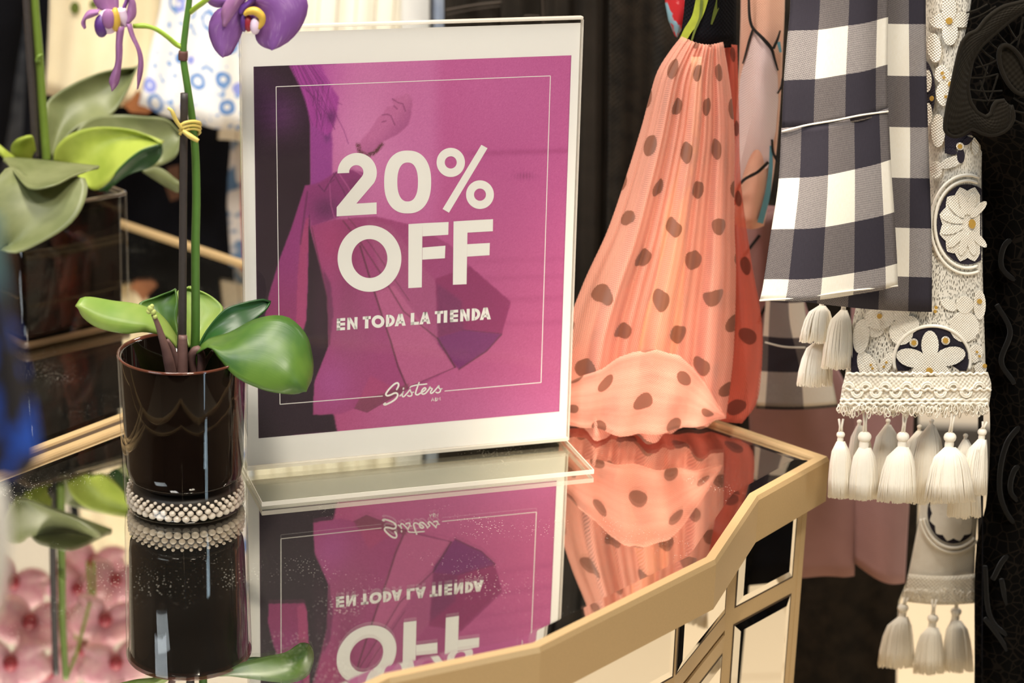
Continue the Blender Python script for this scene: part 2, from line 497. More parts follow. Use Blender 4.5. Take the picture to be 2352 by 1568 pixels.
# plain end faces with their own champagne boards
m = MB(); m.prism([T(b, a) for b, a in ccw([(0.0095, 0.007), (0.394, -0.012), (0.394, -0.006), (0.0095, 0.013)])], -0.60, -0.0305); m.build('end_board', M_GOLD, t1, False)
m = MB(); m.prism([T(b, a) for b, a in ccw([(0.018, 0.592), (0.352, 0.592), (0.352, 0.586), (0.018, 0.586)])], -0.60, -0.0305); m.build('end_board', M_GOLD, t1, False)
for b, a in ((0.03, 0.03), (0.03, 0.57), (0.335, 0.57), (0.375, 0.01)):
    m = MB(); c = T(b, a); m.lathe((c.x, c.y, FZ), [(0.0, 0), (0.012, 0), (0.02, 0.12), (0.0, 0.12)], 12); m.build('leg', M_GOLD, t1)
m = MB(); m.prism([T(b, a) for b, a in ccw([(0.4026, -0.0215), (0.4075, -0.0222), (0.3636, 0.598), (0.3588, 0.598)])], -0.03, 0.0012); m.build('gap_shade_strip', M_GOLDD, t2, False)['label'] = 'dark strip painted as shade between the two table edges'  # added dark strip, stands for the shade in the gap between the tables
B2 = inset(OUT2, 0.009)
carcass(t2, B2, -0.60, -0.030, 'carcass', M_GOLD)
for b, a in ((0.43, -0.0), (0.39, 0.57), (0.69, 0.58), (0.755, -0.01)):
    m = MB(); c = T(b, a); m.lathe((c.x, c.y, FZ), [(0.0, 0), (0.012, 0), (0.02, 0.12), (0.0, 0.12)], 12); m.build('leg', M_GOLD, t2)

# ---------------------------------------------------------------- the sign: acrylic holder and printed sheet
YAW, LEAN = 0.323704, 0.0144
SA = Vector((math.cos(YAW), math.sin(YAW), 0)); SNH = Vector((math.sin(YAW), -math.cos(YAW), 0))
SUP = Vector((-math.sin(YAW) * math.sin(LEAN), math.cos(YAW) * math.sin(LEAN), math.cos(LEAN)))
SN = SA.cross(SUP).normalized()
if SN.dot(SNH) < 0: SN = -SN
def SF(u, v, d=0.0): return SA * u + SUP * v + SN * d
def S(px, py):
    d = ray(px, py); k = -(CAM.dot(SN)) / d.dot(SN); P = CAM + d * k
    return P.dot(SA), P.dot(SUP)
PW, PH, PV = 0.2027, 0.23865, 0.02484
hold = empty('sign_holder', SF(0.1, 0, 0) + Vector((0, 0, 0.0014)), 'clear acrylic T-shaped sign holder standing on the mirrored table', 'sign holder')
U0, U1 = -0.0084, 0.2094
def sbox(u0, u1, v0, v1, d0, d1):
    m = MB(); v = [SF(u, w, d) for u in (u0, u1) for w in (v0, v1) for d in (d0, d1)]
    m.add(v, [(0, 1, 3, 2), (4, 6, 7, 5), (0, 4, 5, 1), (2, 3, 7, 6), (0, 2, 6, 4), (1, 5, 7, 3)]); return m
sbox(U0, U1, 0.0046, 0.2862, 0.0007, 0.0022).build('front_pane', M_ACRYL, hold, False)
sbox(U0, U1, 0.0046, 0.2880, -0.0024, -0.0009).build('back_pane', M_ACRYL, hold, False)
sbox(U0, U1, 0.2862, 0.2882, -0.0024, 0.0022).build('folded_top_edge', M_EDGE, hold, False, bevel=0.0006)
sbox(U0 - 0.0001, U0 + 0.0008, 0.0046, 0.2862, -0.0009, 0.0022).build('side_edge', M_EDGE, hold, False)
sbox(U1 - 0.0008, U1 + 0.0001, 0.0046, 0.2862, -0.0009, 0.0022).build('side_edge', M_EDGE, hold, False)
def hbox(u0, u1, d0, d1, z0, z1, mat, name, parent):
    m = MB(); v = [SA * u + SNH * d + Vector((0, 0, z)) for u in (u0, u1) for d in (d0, d1) for z in (z0, z1)]
    m.add(v, [(0, 1, 3, 2), (4, 6, 7, 5), (0, 4, 5, 1), (2, 3, 7, 6), (0, 2, 6, 4), (1, 5, 7, 3)]); return m.build(name, mat, parent, False)
hbox(-0.0088, 0.2078, -0.030, 0.0537, 0.0016, 0.0044, clear_mat('clear_acrylic_base', (0.93, 0.93, 0.90, 1), 1.49, 0.03), 'base_plate', hold)
hbox(-0.0088, 0.2078, 0.0537, 0.0542, 0.0016, 0.0044, M_EDGE, 'base_front_edge', hold)
hbox(0.2078, 0.2083, -0.030, 0.0542, 0.0016, 0.0044, M_EDGE, 'base_side_edge', hold)
hbox(-0.0093, -0.0088, -0.030, 0.0542, 0.0016, 0.0044, M_EDGE, 'base_side_edge', hold)
hbox(-0.0080, 0.2085, -0.0024, 0.0024, 0.0044, 0.0066, M_EDGE, 'welded_joint', hold)

M_PAPER = plain('white_paper', rgb(236, 233, 228), 0.7, 0.0)
poster = empty('poster', SF(0.1, 0.0067, 0), 'white and magenta printed sale sheet inside the acrylic holder', 'poster')
sbox(U0 + 0.0012, U1 - 0.0012, 0.0067, 0.2838, -0.0002, 0.0).build('sheet', M_PAPER, poster, False)

def proj(P):
    d = P - CAM; z = d.dot(AX_F)
    return 1176 + F_PX * d.dot(AX_R) / z, 784 - F_PX * d.dot(AX_U) / z

# ---- the printed picture, painted point by point into the colour attribute of a fine grid
def art(X, Y):
    shp = X.shape
    img = np.zeros(shp + (3,))
    C = lambda *c: np.array(c, float)
    def sm(x, a, b):
        t = np.clip((x - a) / (b - a), 0, 1); return t * t * (3 - 2 * t)
    def mixin(mask, col):
        nonlocal img
        img = img * (1 - mask[..., None]) + mask[..., None] * col
    def poly(pts):
        inside = np.zeros(shp, bool); n = len(pts)
        for i in range(n):
            x1, y1 = pts[i]; x2, y2 = pts[(i + 1) % n]
            if y1 == y2: continue
            c = ((Y < y1) != (Y < y2)) & (X < (x2 - x1) * (Y - y1) / (y2 - y1) + x1)
            inside ^= c
        return inside.astype(float)
    def soft(pts, s):
        m = poly(pts)
        for _ in range(s):
            m = (m + np.roll(m, 1, 0) + np.roll(m, -1, 0) + np.roll(m, 1, 1) + np.roll(m, -1, 1)) / 5
        return m
    def blob(cx, cy, rx, ry): return np.exp(-((X - cx) / rx) ** 2 - ((Y - cy) / ry) ** 2)
    def seg(pts, w):
        m = np.zeros(shp)
        for (x1, y1), (x2, y2) in zip(pts, pts[1:]):
            dx, dy = x2 - x1, y2 - y1; L = dx * dx + dy * dy + 1e-9
            t = np.clip(((X - x1) * dx + (Y - y1) * dy) / L, 0, 1)
            d = np.hypot(X - x1 - t * dx, Y - y1 - t * dy)
            m = np.maximum(m, np.clip(1.2 - d / w, 0, 1))
        return m
    rng = np.random.RandomState(4)
    # background wall of the picture
    img[:] = C(186, 88, 146)
    mixin(sm(Y, 300, 900) * 0.8, C(172, 76, 122))
    mixin(sm(-X, -1030, -980) * sm(-Y, -720, -300) * 0.75, C(200, 116, 170))
    mixin(blob(700, 170, 90, 150) * 0.8, C(172, 72, 158))
    mixin(blob(830, 300, 80, 170) * 0.55, C(212, 138, 184))
    mixin(blob(1150, 210, 160, 110) * 0.35, C(196, 104, 160))
    for yy, s in ((352, .30), (640, .15), (690, .2), (745, .18), (600, .12)):
        mixin(np.exp(-((Y - yy + 0.03 * (X - 1100)) / 7) ** 2) * sm(X, 1050, 1100) * s, C(140, 48, 100))
    mixin(blob(1205, 404, 22, 8) * 0.55 * (0.6 + 0.4 * np.sin(X * 0.9)), C(125, 50, 96))
    mixin(sm(Y, 720, 990) * sm(X, 760, 900) * 0.45, C(186, 102, 152))
    mixin(blob(1180, 960, 160, 60) * .4, C(180, 96, 150))
    # coat
    coat = [(575, 140), (664, 140), (675, 172), (692, 200), (706, 245), (713, 280), (714, 425), (711, 520), (736, 614), (752, 682), (756, 795), (724, 872), (719, 952), (766, 950), (778, 1010), (575, 1020)]
    k = soft(coat, 2)
    mixin(k, C(42, 22, 36))
    mixin(k * blob(632, 262, 60, 55) * (0.85 + 0.05 * np.sin(Y * 0.35 + X * .05)), C(94, 46, 98))
    mixin(k * blob(600, 200, 40, 60) * 0.4, C(80, 42, 90))
    mixin(k * blob(735, 700, 18, 120) * 0.6, C(62, 32, 52))
    # sleeve of the far arm
    mixin(soft([(712, 278), (755, 262), (764, 330), (763, 400), (772, 395), (755, 430), (714, 428)], 2), C(152, 64, 144))
    mixin(soft([(735, 280), (757, 268), (760, 320), (748, 330)], 6) * .7, C(110, 48, 112))
    # hair
    hair = [(663, 150), (735, 146), (752, 185), (778, 225), (771, 275), (762, 300), (752, 312), (713, 284), (703, 232), (680, 176)]
    k = soft(hair, 2); mixin(k, C(160, 62, 148))
    for i in range(26):
        a = rng.rand(); x0 = 668 + 64 * a; x1 = 712 + 60 * rng.rand(); y1 = 230 + 85 * rng.rand()
        pts = [(x0, 150), (x0 + 14 + 18 * a, 190), (x1, y1)]
        mixin(seg(pts, 1.4) * (0.25 + 0.5 * rng.rand()), C(104, 40, 100) if i % 3 else C(182, 84, 168))
    for q in ([(740, 200), (770, 255), (764, 290)], [(765, 250), (790, 300), (800, 330)], [(775, 235), (785, 240)]):
        mixin(seg(q, 1.6) * .55, C(130, 54, 116))
    mixin(blob(760, 268, 12, 14) * .6, C(84, 34, 84))
    # hand and bracelet
    hand = [(900, 226), (917, 222), (937, 213), (948, 232), (943, 268), (937, 288), (912, 309), (879, 325), (868, 345), (843, 356), (820, 345), (830, 320), (850, 299), (866, 273), (881, 258), (889, 245), (904, 242)]
    k = soft(hand, 1); mixin(k, C(190, 106, 156))
    mixin(k * sm(X + (Y - 260) * 0.8, 900, 955) * 0.6, C(158, 76, 130))
    mixin(k * sm(Y, 310, 345) * 0.45, C(170, 90, 140))
    for q in ([(901, 227), (915, 236), (925, 238), (931, 255)], [(878, 264), (890, 262), (898, 266), (907, 287)], [(877, 280), (886, 278)], [(905, 243), (912, 250)]):
        mixin(seg(q, 1.8) * 0.6, C(116, 50, 94))
    br = seg([(822, 332), (826, 348), (842, 357), (858, 353), (872, 338), (878, 332)], 6)
    mixin(br * (0.35 + 0.65 * (rng.rand(*shp) > 0.5)), C(96, 52, 60))
    mixin(seg([(848, 352), (862, 349), (874, 335)], 2.2) * .9, C(84, 50, 52))
    # bags: left one
    bag1 = [(700, 426), (716, 425), (709, 520), (707, 650), (703, 735), (697, 757), (612, 772), (609, 724), (618, 675), (641, 597), (670, 520)]
    k = soft(bag1, 1); mixin(k, C(146, 54, 118)); mixin(k * sm(Y, 560, 760) * 0.6, C(142, 48, 92))
    k = soft([(704, 500), (709, 500), (706, 650), (703, 735), (697, 755), (680, 752), (683, 640), (690, 552)], 1); mixin(k, C(164, 64, 112))
    mixin(seg([(706, 440), (690, 560)], 3) * .5, C(84, 34, 70))
    # top of the front bags, bow and handles
    k = soft([(708, 426), (735, 418), (770, 396), (800, 388), (840, 398), (832, 440), (800, 480), (772, 500), (714, 522)], 2); mixin(k, C(142, 56, 116))
    mixin(blob(748, 478, 30, 26) * .75, C(96, 40, 86)); mixin(blob(815, 430, 22, 24) * .55, C(112, 44, 88))
    for q, c, w in (([(732, 425), (745, 440), (762, 410), (772, 396)], C(96, 38, 86), 1.8), ([(757, 420), (760, 470), (768, 500)], C(172, 86, 140), 1.8), ([(780, 400), (800, 430), (808, 448)], C(180, 92, 146), 2.2), ([(806, 385), (832, 402)], C(184, 100, 150), 2.4), ([(766, 398), (790, 440), (794, 452)], C(100, 40, 84), 1.6), ([(745, 440), (752, 425), (768, 412)], C(110, 44, 92), 1.4)):
        mixin(seg(q, w) * .8, c)
    bag2 = [(713, 519), (765, 505), (860, 496), (960, 520), (1030, 560), (1080, 612), (1173, 693), (1152, 767), (1117, 806), (1053, 847), (1044, 843), (972, 882), (934, 892), (843, 945), (814, 937), (784, 950), (719, 952), (722, 880), (755, 793), (752, 682), (736, 614)]
    k = soft(bag2, 1); mixin(k, C(158, 66, 118))
    mixin(k * blob(770, 560, 50, 60) * .6, C(168, 60, 110)); mixin(k * blob(800, 640, 26, 120) * .5, C(128, 48, 92))
    mixin(k * blob(800, 770, 60, 90) * .5, C(150, 78, 112)); mixin(k * blob(760, 880, 50, 60) * .6, C(172, 84, 152))
    mixin(soft([(740, 615), (752, 690), (757, 795), (766, 720), (760, 650)], 2) * .6, C(88, 36, 72))
    # folded side of the bag with creases
    mixin(soft([(840, 500), (900, 520), (960, 600), (1010, 655), (1007, 790), (930, 715), (872, 624)], 3) * .65, C(166, 84, 126))
    mixin(soft([(862, 672), (905, 655), (1044, 843), (934, 890), (893, 780)], 1) * .75, C(184, 96, 138))
    k = soft([(1000, 640), (1080, 612), (1173, 693), (1152, 767), (1117, 806), (1053, 847), (1007, 790)], 1); mixin(k, C(140, 46, 98))
    mixin(soft([(1003, 650), (1060, 690), (1065, 757), (1005, 775)], 4) * .6, C(112, 46, 92))
    mixin(soft([(1005, 775), (1065, 757), (1152, 767), (1117, 806), (1053, 847), (1007, 790)], 1) * .9, C(118, 44, 106))
    for q, w, a in (([(827, 565), (849, 637), (872, 708), (898, 786), (914, 841), (936, 892)], 2.6, .8), ([(788, 507), (830, 560), (872, 624), (927, 715), (1005, 777), (1045, 843)], 2.2, .6), ([(1005, 777), (1045, 843)], 2.6, .6), ([(1054, 848), (1117, 806), (1152, 768)], 2.2, .6), ([(800, 500), (850, 560), (940, 690)], 1.6, .5), ([(935, 893), (843, 946), (815, 937)], 1.8, .5), ([(935, 890), (1044, 844)], 1.4, .5), ([(716, 522), (737, 616), (752, 684), (757, 790)], 2.0, .5), ([(1060, 757), (1152, 766)], 1.4, .4)):
        mixin(seg(q, w) * a, C(84, 40, 58))
    mixin(soft([(814, 937), (826, 915), (880, 903), (940, 880), (934, 892), (843, 946)], 1) * .8, C(124, 62, 84))
    mixin(soft([(826, 915), (850, 862), (905, 890), (880, 905)], 2) * .45, C(176, 70, 112))
    g = rng.normal(0, 3.0, shp + (1,))
    img = np.clip(img + g, 0, 255)
    return img
NU, NV = 372, 436
uu = np.linspace(0, PW, NU); vv = np.linspace(PV, PV + PH, NV)
UU, VV = np.meshgrid(uu, vv)
p3 = np.array(SA)[None, None] * UU[..., None] + np.array(SUP)[None, None] * VV[..., None] - np.array(CAM)
zz = p3 @ np.array(AX_F)
PX = 1176 + F_PX * (p3 @ np.array(AX_R)) / zz; PY = 784 - F_PX * (p3 @ np.array(AX_U)) / zz
A_ = art(PX, PY) / 255.0
A_ = np.where(A_ <= 0.04045, A_ / 12.92, ((A_ + 0.055) / 1.055) ** 2.4)
o_ = np.array(off(poster))
vco = (np.array(SA)[None, None] * UU[..., None] + np.array(SUP)[None, None] * VV[..., None] + np.array(SN) * 0.00008 - o_).reshape(-1, 3)
idx = np.arange(NU * NV).reshape(NV, NU)
q = np.stack([idx[:-1, :-1], idx[:-1, 1:], idx[1:, 1:], idx[1:, :-1]], -1).reshape(-1, 4)
me = bpy.data.meshes.new('printed_picture')
me.vertices.add(len(vco)); me.vertices.foreach_set('co', vco.astype(np.float32).ravel())
me.loops.add(q.size); me.loops.foreach_set('vertex_index', q.ravel().astype(np.int32))
me.polygons.add(len(q)); me.polygons.foreach_set('loop_start', np.arange(0, q.size, 4, dtype=np.int32))
me.update(calc_edges=True)
ca = me.color_attributes.new('ink', 'FLOAT_COLOR', 'POINT')
ca.data.foreach_set('color', np.concatenate([A_.reshape(-1, 3), np.ones((NU * NV, 1))], 1).astype(np.float32).ravel())
n = N('printed_ink'); at_ = n.n('ShaderNodeVertexColor'); at_.layer_name = 'ink'
me.materials.append(n.done(n.bsdf(at_.outputs[0], 0.6).outputs[0]))
o = bpy.data.objects.new('printed_picture', me); COL.objects.link(o); o.parent = poster
o['label'] = 'magenta tinted print of an arm holding shopping bags'

# ---- lettering, cut from flat shapes laid on the sheet
M_INK = plain('white_ink', rgb(236, 233, 226), 0.6)
def flat(mb, pts, d=0.00022):
    uvp = [S(*p) for p in pts]; mb.add([SF(u, v, d) for u, v in uvp], [tuple(range(len(pts)))])
def ringshape(mb, cx, cy, rx, ry, ix, iy, e=2.0, n=72, d=0.00022):
    v = []
    for k in range(n):
        a = 2 * math.pi * k / n; c, s = math.cos(a), math.sin(a)
        cc = math.copysign(abs(c) ** (2 / e), c); ss = math.copysign(abs(s) ** (2 / e), s)
        for X, Y in ((cx + rx * cc, cy + ry * ss), (cx + ix * cc, cy + iy * ss)):
            v.append(SF(*S(X, Y), d))
    mb.add(v, [(2 * k, 2 * ((k + 1) % n), 2 * ((k + 1) % n) + 1, 2 * k + 1) for k in range(n)])
def stroke(mb, pts, w, d=0.00022, smooth=True, caps=True, n=None):
    P = crom(pts, n or 8 * len(pts)) if smooth else np.array(pts, float)
    L = []; R = []
    for i in range(len(P)):
        t = P[min(i + 1, len(P) - 1)] - P[max(i - 1, 0)]; t /= (np.linalg.norm(t) + 1e-9); nn = np.array([-t[1], t[0]])
        L.append(P[i] + nn * w / 2); R.append(P[i] - nn * w / 2)
    v = [SF(*S(*p), d) for p in L] + [SF(*S(*p), d) for p in R]; k = len(P)
    mb.add(v, [(i, i + 1, k + i + 1, k + i) for i in range(k - 1)])
    if caps:
        for c in (P[0], P[-1]):
            flat(mb, [(c[0] + w / 2 * math.cos(2 * math.pi * j / 12), c[1] + w / 2 * math.sin(2 * math.pi * j / 12)) for j in range(12)], d)
mb = MB()
z = lambda x, y: (560 + x / 3.92, 120 + y / 3.92)
two = [(843, 1091)] + [(1020 + 177 * math.cos(a), 1083 + 178 * math.sin(a)) for a in np.linspace(math.radians(183), math.radians(376), 26)] + [(1178, 1165), (1012, 1361), (1195, 1350), (1195, 1455), (835, 1476), (835, 1394), (1045, 1150)]
inn = [(1060, 1130)] + [(1010 + 64 * math.cos(a), 1078 + 62 * math.sin(a)) for a in np.linspace(math.radians(38), math.radians(-172), 20)] + [(948, 1086)]
# head of the 2: ring sector between outer and inner arc
oa = [z(1020 + 177 * math.cos(a), 1083 + 178 * math.sin(a)) for a in np.linspace(math.radians(178), math.radians(392), 34)]
ia = [z(1012 + 64 * math.cos(a), 1078 + 63 * math.sin(a)) for a in np.linspace(math.radians(174), math.radians(400), 34)]
v = [SF(*S(*p), 0.00022) for p in oa + ia]
mb.add(v, [(i, i + 1, 34 + i + 1, 34 + i) for i in range(33)])
flat(mb, [oa[-1], ia[-1], z(835, 1394), z(835, 1476), z(920, 1471), z(1012, 1361)])
flat(mb, [z(920, 1471), z(1012, 1361), z(1195, 1350), z(1195, 1455)])
ringshape(mb, 936.1, 417.6, 54, 72.2, 23.7, 44.7, 2.35)
ringshape(mb, 1035.1, 372.7, 32.6, 33.5, 13.7, 14)
ringshape(mb, 1102.2, 446.7, 32, 32.9, 13.7, 14)
y = lambda p: [(540 + a / 2.45, 40 + b / 2.45) for a, b in p]
flat(mb, y([(1385, 716), (1420, 735), (1203, 1098), (1167, 1077)]))
ringshape(mb, 848.5, 593.3, 73.3, 76.4, 41, 44.7)
for F in ([(975, 1162), (1054, 1157), (1050, 1518), (974, 1522)], [(1054, 1157), (1201, 1150), (1199, 1222), (1054, 1231)], [(1054, 1294), (1183, 1283), (1180, 1354), (1053, 1362)],
          [(1229, 1147), (1308, 1142), (1302, 1500), (1225, 1503)], [(1308, 1142), (1451, 1134), (1450, 1202), (1307, 1210)], [(1306, 1275), (1433, 1268), (1431, 1337), (1305, 1345)]):
    flat(mb, y(F))
mb.build('headline_lettering', M_INK, poster, False)
mb = MB()
def Lt(x, h): return (x + 0.02 * h, 758.8 - 0.0735 * (x - 772.7) - h)
CAPH = 27.8; SW = 8.2
def bar(x0, h0, x1, h1): flat(mb, [Lt(x0, h0), Lt(x1, h0), Lt(x1, h1), Lt(x0, h1)])
def para(a, b, c, d): flat(mb, [Lt(*a), Lt(*b), Lt(*c), Lt(*d)])
def gE(x0, x1):
    bar(x0, 0, x0 + SW, CAPH)
    for h in (0, 10.6, 21.2): bar(x0, h, x1, h + 6.6)
def gN(x0, x1):
    bar(x0, 0, x0 + 7, CAPH); bar(x1 - 7, 0, x1, CAPH); para((x0, CAPH), (x0 + 7.5, CAPH), (x1, 0), (x1 - 7.5, 0))
def gT(x0, x1):
    bar(x0, 21, x1, CAPH); c = (x0 + x1) / 2; bar(c - 4, 0, c + 4, CAPH)
def gI(x0, x1): bar(x0, 0, x1, CAPH)
def gL(x0, x1): bar(x0, 0, x0 + SW, CAPH); bar(x0, 0, x1, 6.8)
def gO(x0, x1):
    c = (x0 + x1) / 2; cx, cy = Lt(c, CAPH / 2); r = (x1 - x0) / 2
    ringshape(mb, cx, cy, r, CAPH / 2 + 0.6, r - 7.6, CAPH / 2 - 7)
def gD(x0, x1):
    bar(x0, 0, x0 + 7.6, CAPH)
    n = 20; r = x1 - x0 - 5; o = []; i = []
    for k in range(n + 1):
        a = -math.pi / 2 + math.pi * k / n
        o.append(Lt(x0 + 5 + r * math.cos(a), CAPH / 2 + CAPH / 2 * math.sin(a))); i.append(Lt(x0 + 5 + max(0.5, r - 7.2) * math.cos(a), CAPH / 2 + (CAPH / 2 - 6.6) * math.sin(a)))
    mb.add([SF(*S(*p), 0.00022) for p in o + i], [(k, k + 1, n + 2 + k, n + 1 + k) for k in range(n)])
def gA(x0, x1):
    c = (x0 + x1) / 2
    para((x0, 0), (x0 + 8.2, 0), (c + 3.4, CAPH), (c - 4.6, CAPH)); para((x1 - 8.2, 0), (x1, 0), (c + 4.6, CAPH), (c - 3.4, CAPH)); bar(c - 7, 5.5, c + 7, 11)
gE(772.8, 792.3); gN(797.2, 820.5); gT(832.5, 851.0); gO(853.0, 882.5); gD(886.0, 906.3); gA(906.2, 931.8)
gL(942.8, 962.0); gA(963.0, 988.6); gT(998.0, 1017.2); gI(1018.8, 1026.8); gE(1033, 1051.6); gN(1056.6, 1078.2); gD(1083, 1102.6); gA(1101.6, 1127.2)
mb.build('subtitle_lettering', M_INK, poster, False)
mb = MB()
c = lambda pts: [(860 + a / 11.76, 850 + b / 11.76) for a, b in pts]
for pts, w in (([(600, 515), (640, 440), (650, 375), (620, 340), (540, 370), (420, 480), (330, 595), (308, 655), (350, 685), (440, 660), (540, 615), (605, 618), (625, 680), (570, 770), (460, 850), (350, 905), (285, 928), (252, 918), (290, 888)], 4.0),
               ([(685, 690), (740, 640), (778, 572)], 3.0), ([(778, 572), (752, 650), (757, 705), (790, 710), (860, 640), (900, 595), (962, 510)], 3.1), ([(785, 480), (777, 506)], 3.4),
               ([(962, 510), (978, 570), (1008, 620), (1000, 678), (940, 698), (895, 680)], 3.0), ([(1010, 598), (1050, 590)], 2.8),
               ([(1205, 330), (1160, 450), (1122, 560), (1110, 638), (1160, 660), (1230, 620), (1330, 560), (1388, 500), (1358, 470), (1300, 512), (1266, 590), (1300, 640), (1372, 620), (1470, 510), (1500, 445)], 3.3),
               ([(962, 462), (990, 435), (1150, 395), (1300, 380), (1410, 366)], 3.0), ([(1500, 445), (1520, 480), (1560, 500), (1514, 580), (1522, 620), (1570, 602), (1680, 485), (1738, 412)], 3.1),
               ([(1738, 412), (1744, 480), (1782, 515), (1765, 580), (1702, 606), (1660, 590)], 3.0), ([(1782, 505), (1822, 495)], 2.8)):
    stroke(mb, c(pts), w)
for pts in ([(1535, 835), (1570, 738), (1605, 830)], [(1550, 800), (1592, 797)], [(1700, 815), (1703, 735), (1738, 780), (1770, 722), (1775, 808)]):
    stroke(mb, c(pts), 1.15, smooth=False, caps=False)
stroke(mb, c([(1685, 830), (1640, 775), (1648, 742), (1670, 752), (1640, 792), (1634, 818), (1655, 830), (1685, 795)]), 1.1, caps=False)
mb.build('script_lettering', M_INK, poster, False)
mb = MB()
for a, b in (((634, 199), (1264, 174)), ((1264, 174), (1242.5, 878)), ((1242.5, 878), (1021, 897.6)), ((879, 909), (643, 928)), ((643, 928), (634, 199))):
    stroke(mb, [a, b], 1.7, d=0.00016, smooth=False, caps=False)
mb.build('border_line', M_INK, poster, False)

# ---------------------------------------------------------------- orchid materials
def leaf_mat(name, c1, c2, rough=0.35, transl=0.25, base=None):
    n = N(name); uv = n.uv()
    f = n.step(n.noise(uv, 28, 3), 0.35, 0.65)
    c = n.mix(f, c1, c2)
    w = n.n('ShaderNodeTexNoise'); w.inputs['Scale'].default_value = 1.0
    mp = n.n('ShaderNodeMapping'); mp.inputs['Scale'].default_value = (900, 30, 1); n.l(uv, mp.inputs[0]); n.l(mp.outputs[0], w.inputs['Vector'])
    b = n.bsdf(c, rough, Specular_IOR_Level=0.45)
    n.l(n.bump(w.outputs[0], 0.12, 0.0005), b.inputs['Normal'])
    t = n.n('ShaderNodeBsdfTranslucent'); n.l(c, t.inputs[0])
    return n.done(n.mixs(transl, b.outputs[0], t.outputs[0]))
M_LEAF = leaf_mat('fresh_leaf', rgb(100, 134, 54), rgb(60, 100, 42))
M_LEAFL = leaf_mat('pale_leaf', rgb(166, 186, 96), rgb(132, 166, 72), transl=0.35)
M_LEAFD = leaf_mat('deep_green_leaf', rgb(50, 96, 42), rgb(30, 72, 34))
M_OLIVE = leaf_mat('olive_leaf', rgb(134, 140, 96), rgb(112, 120, 76), 0.42)
M_OLIVEY = leaf_mat('yellow_green_leaf', rgb(190, 204, 92), rgb(160, 178, 70), 0.38, 0.35)
M_STEM = plain('green_stem', rgb(80, 122, 48), 0.45, 0, 0.15, 120)
M_STEMY = plain('yellow_green_stem', rgb(140, 168, 50), 0.45, 0, 0.15, 120)
M_STAKE = plain('dark_stake', rgb(54, 48, 46), 0.5, 0, 0.3, 300)
M_NODE = plain('brown_node', rgb(92, 58, 50), 0.7, 0, 0.3, 300)
M_ROOT = plain('purple_brown_root', rgb(112, 82, 76), 0.55, 0, 0.35, 200)
M_RAFFIA = plain('raffia', rgb(206, 184, 96), 0.6, 0, 0.15, 200)
M_SOIL = plain('dark_bark', rgb(34, 20, 14), 0.9, 0, 0.5, 160, 0.6)
def petal_mat(name, c1, c2, c3, transl=0.35):
    n = N(name); uv = n.uv()
    mp = n.n('ShaderNodeMapping'); mp.inputs['Scale'].default_value = (420, 90, 1); n.l(uv, mp.inputs[0])
    v = n.noise(mp.outputs[0], 1.0, 3)
    c = n.mix(n.step(n.noise(uv, 45, 2), 0.35, 0.7), c1, c2)
    c = n.mix(n.math('MULTIPLY', n.step(v, 0.5, 0.75), 0.55), c, c3)
    b = n.bsdf(c, 0.55); t = n.n('ShaderNodeBsdfTranslucent'); n.l(c, t.inputs[0])
    return n.done(n.mixs(transl, b.outputs[0], t.outputs[0]))
M_PURPLE = petal_mat('violet_petal', rgb(146, 92, 172), rgb(166, 116, 190), rgb(196, 160, 208))
M_MAUVE = petal_mat('mauve_petal', rgb(188, 134, 188), rgb(164, 112, 164), rgb(222, 186, 216))
M_PINK = petal_mat('pink_petal', rgb(236, 176, 192), rgb(250, 222, 220), rgb(212, 128, 156))
M_LIPW = plain('white_violet_lip', rgb(226, 204, 226), 0.5, 0, 0.12, 160)
M_LIPV = plain('dark_violet_lip', rgb(84, 44, 120), 0.5, 0, 0.2, 160)
M_LIPY = plain('golden_lip', rgb(206, 168, 64), 0.5, 0, 0.2, 220)
M_LIPR = plain('crimson_lip', rgb(150, 34, 50), 0.5, 0, 0.2, 220)

# ---------------------------------------------------------------- near orchid in the round glass pot
PC = Vector((-0.0386, -0.0522, 0.0015))
orc = empty('potted_orchid', PC, 'purple orchid in a round dark glass pot with beaded clear base, beside the sign', 'orchid')
M_CUP = plain('dark_glass_cup', rgb(16, 9, 6), 0.04, 0.0, 0.0, 40, 0.0, Specular_IOR_Level=0.35)
M_BEAD = plain('clear_bead', rgb(236, 222, 204), 0.06, 0.0, 0.0, 300, 0.0, Transmission_Weight=0.3, IOR=1.5)
M_RIMR = plain('reddish_glass_rim', rgb(96, 54, 40), 0.08)
m = MB()
m.lathe(PC, [(0.0001, 0.0), (0.0335, 0.0), (0.0360, 0.0012), (0.0372, 0.005), (0.0376, 0.012), (0.0393, 0.0975), (0.0391, 0.0988), (0.0386, 0.0990)], 72)
pot = m.build('glass_pot', M_CLEAR, orc); pot['label'] = 'round glass pot, black inside with a thick clear base'
m = MB()
m.lathe(PC, [(0.0001, 0.0160), (0.024, 0.0165), (0.032, 0.0182), (0.0348, 0.0215), (0.0356, 0.028), (0.0376, 0.0972), (0.0374, 0.0976), (0.0362, 0.0972), (0.0345, 0.034), (0.0001, 0.030)], 72)
m.build('inner_cup', M_CUP, pot)
m = MB(); m.lathe(PC, [(0.0373, 0.0975), (0.0380, 0.0990), (0.0388, 0.0991), (0.0392, 0.0983), (0.0386, 0.0975), (0.0373, 0.0975)], 72)
m.build('rim', M_RIMR, pot)
m = MB(); m.lathe(PC, [(0.0001, 0.0012), (0.030, 0.0012), (0.0318, 0.004), (0.0320, 0.012), (0.030, 0.0148), (0.0001, 0.015)], 48)
m.build('base_core', plain('dark_base_core', rgb(40, 32, 24), 0.5, 0.0, 0.5, 500), pot)
bead0 = None
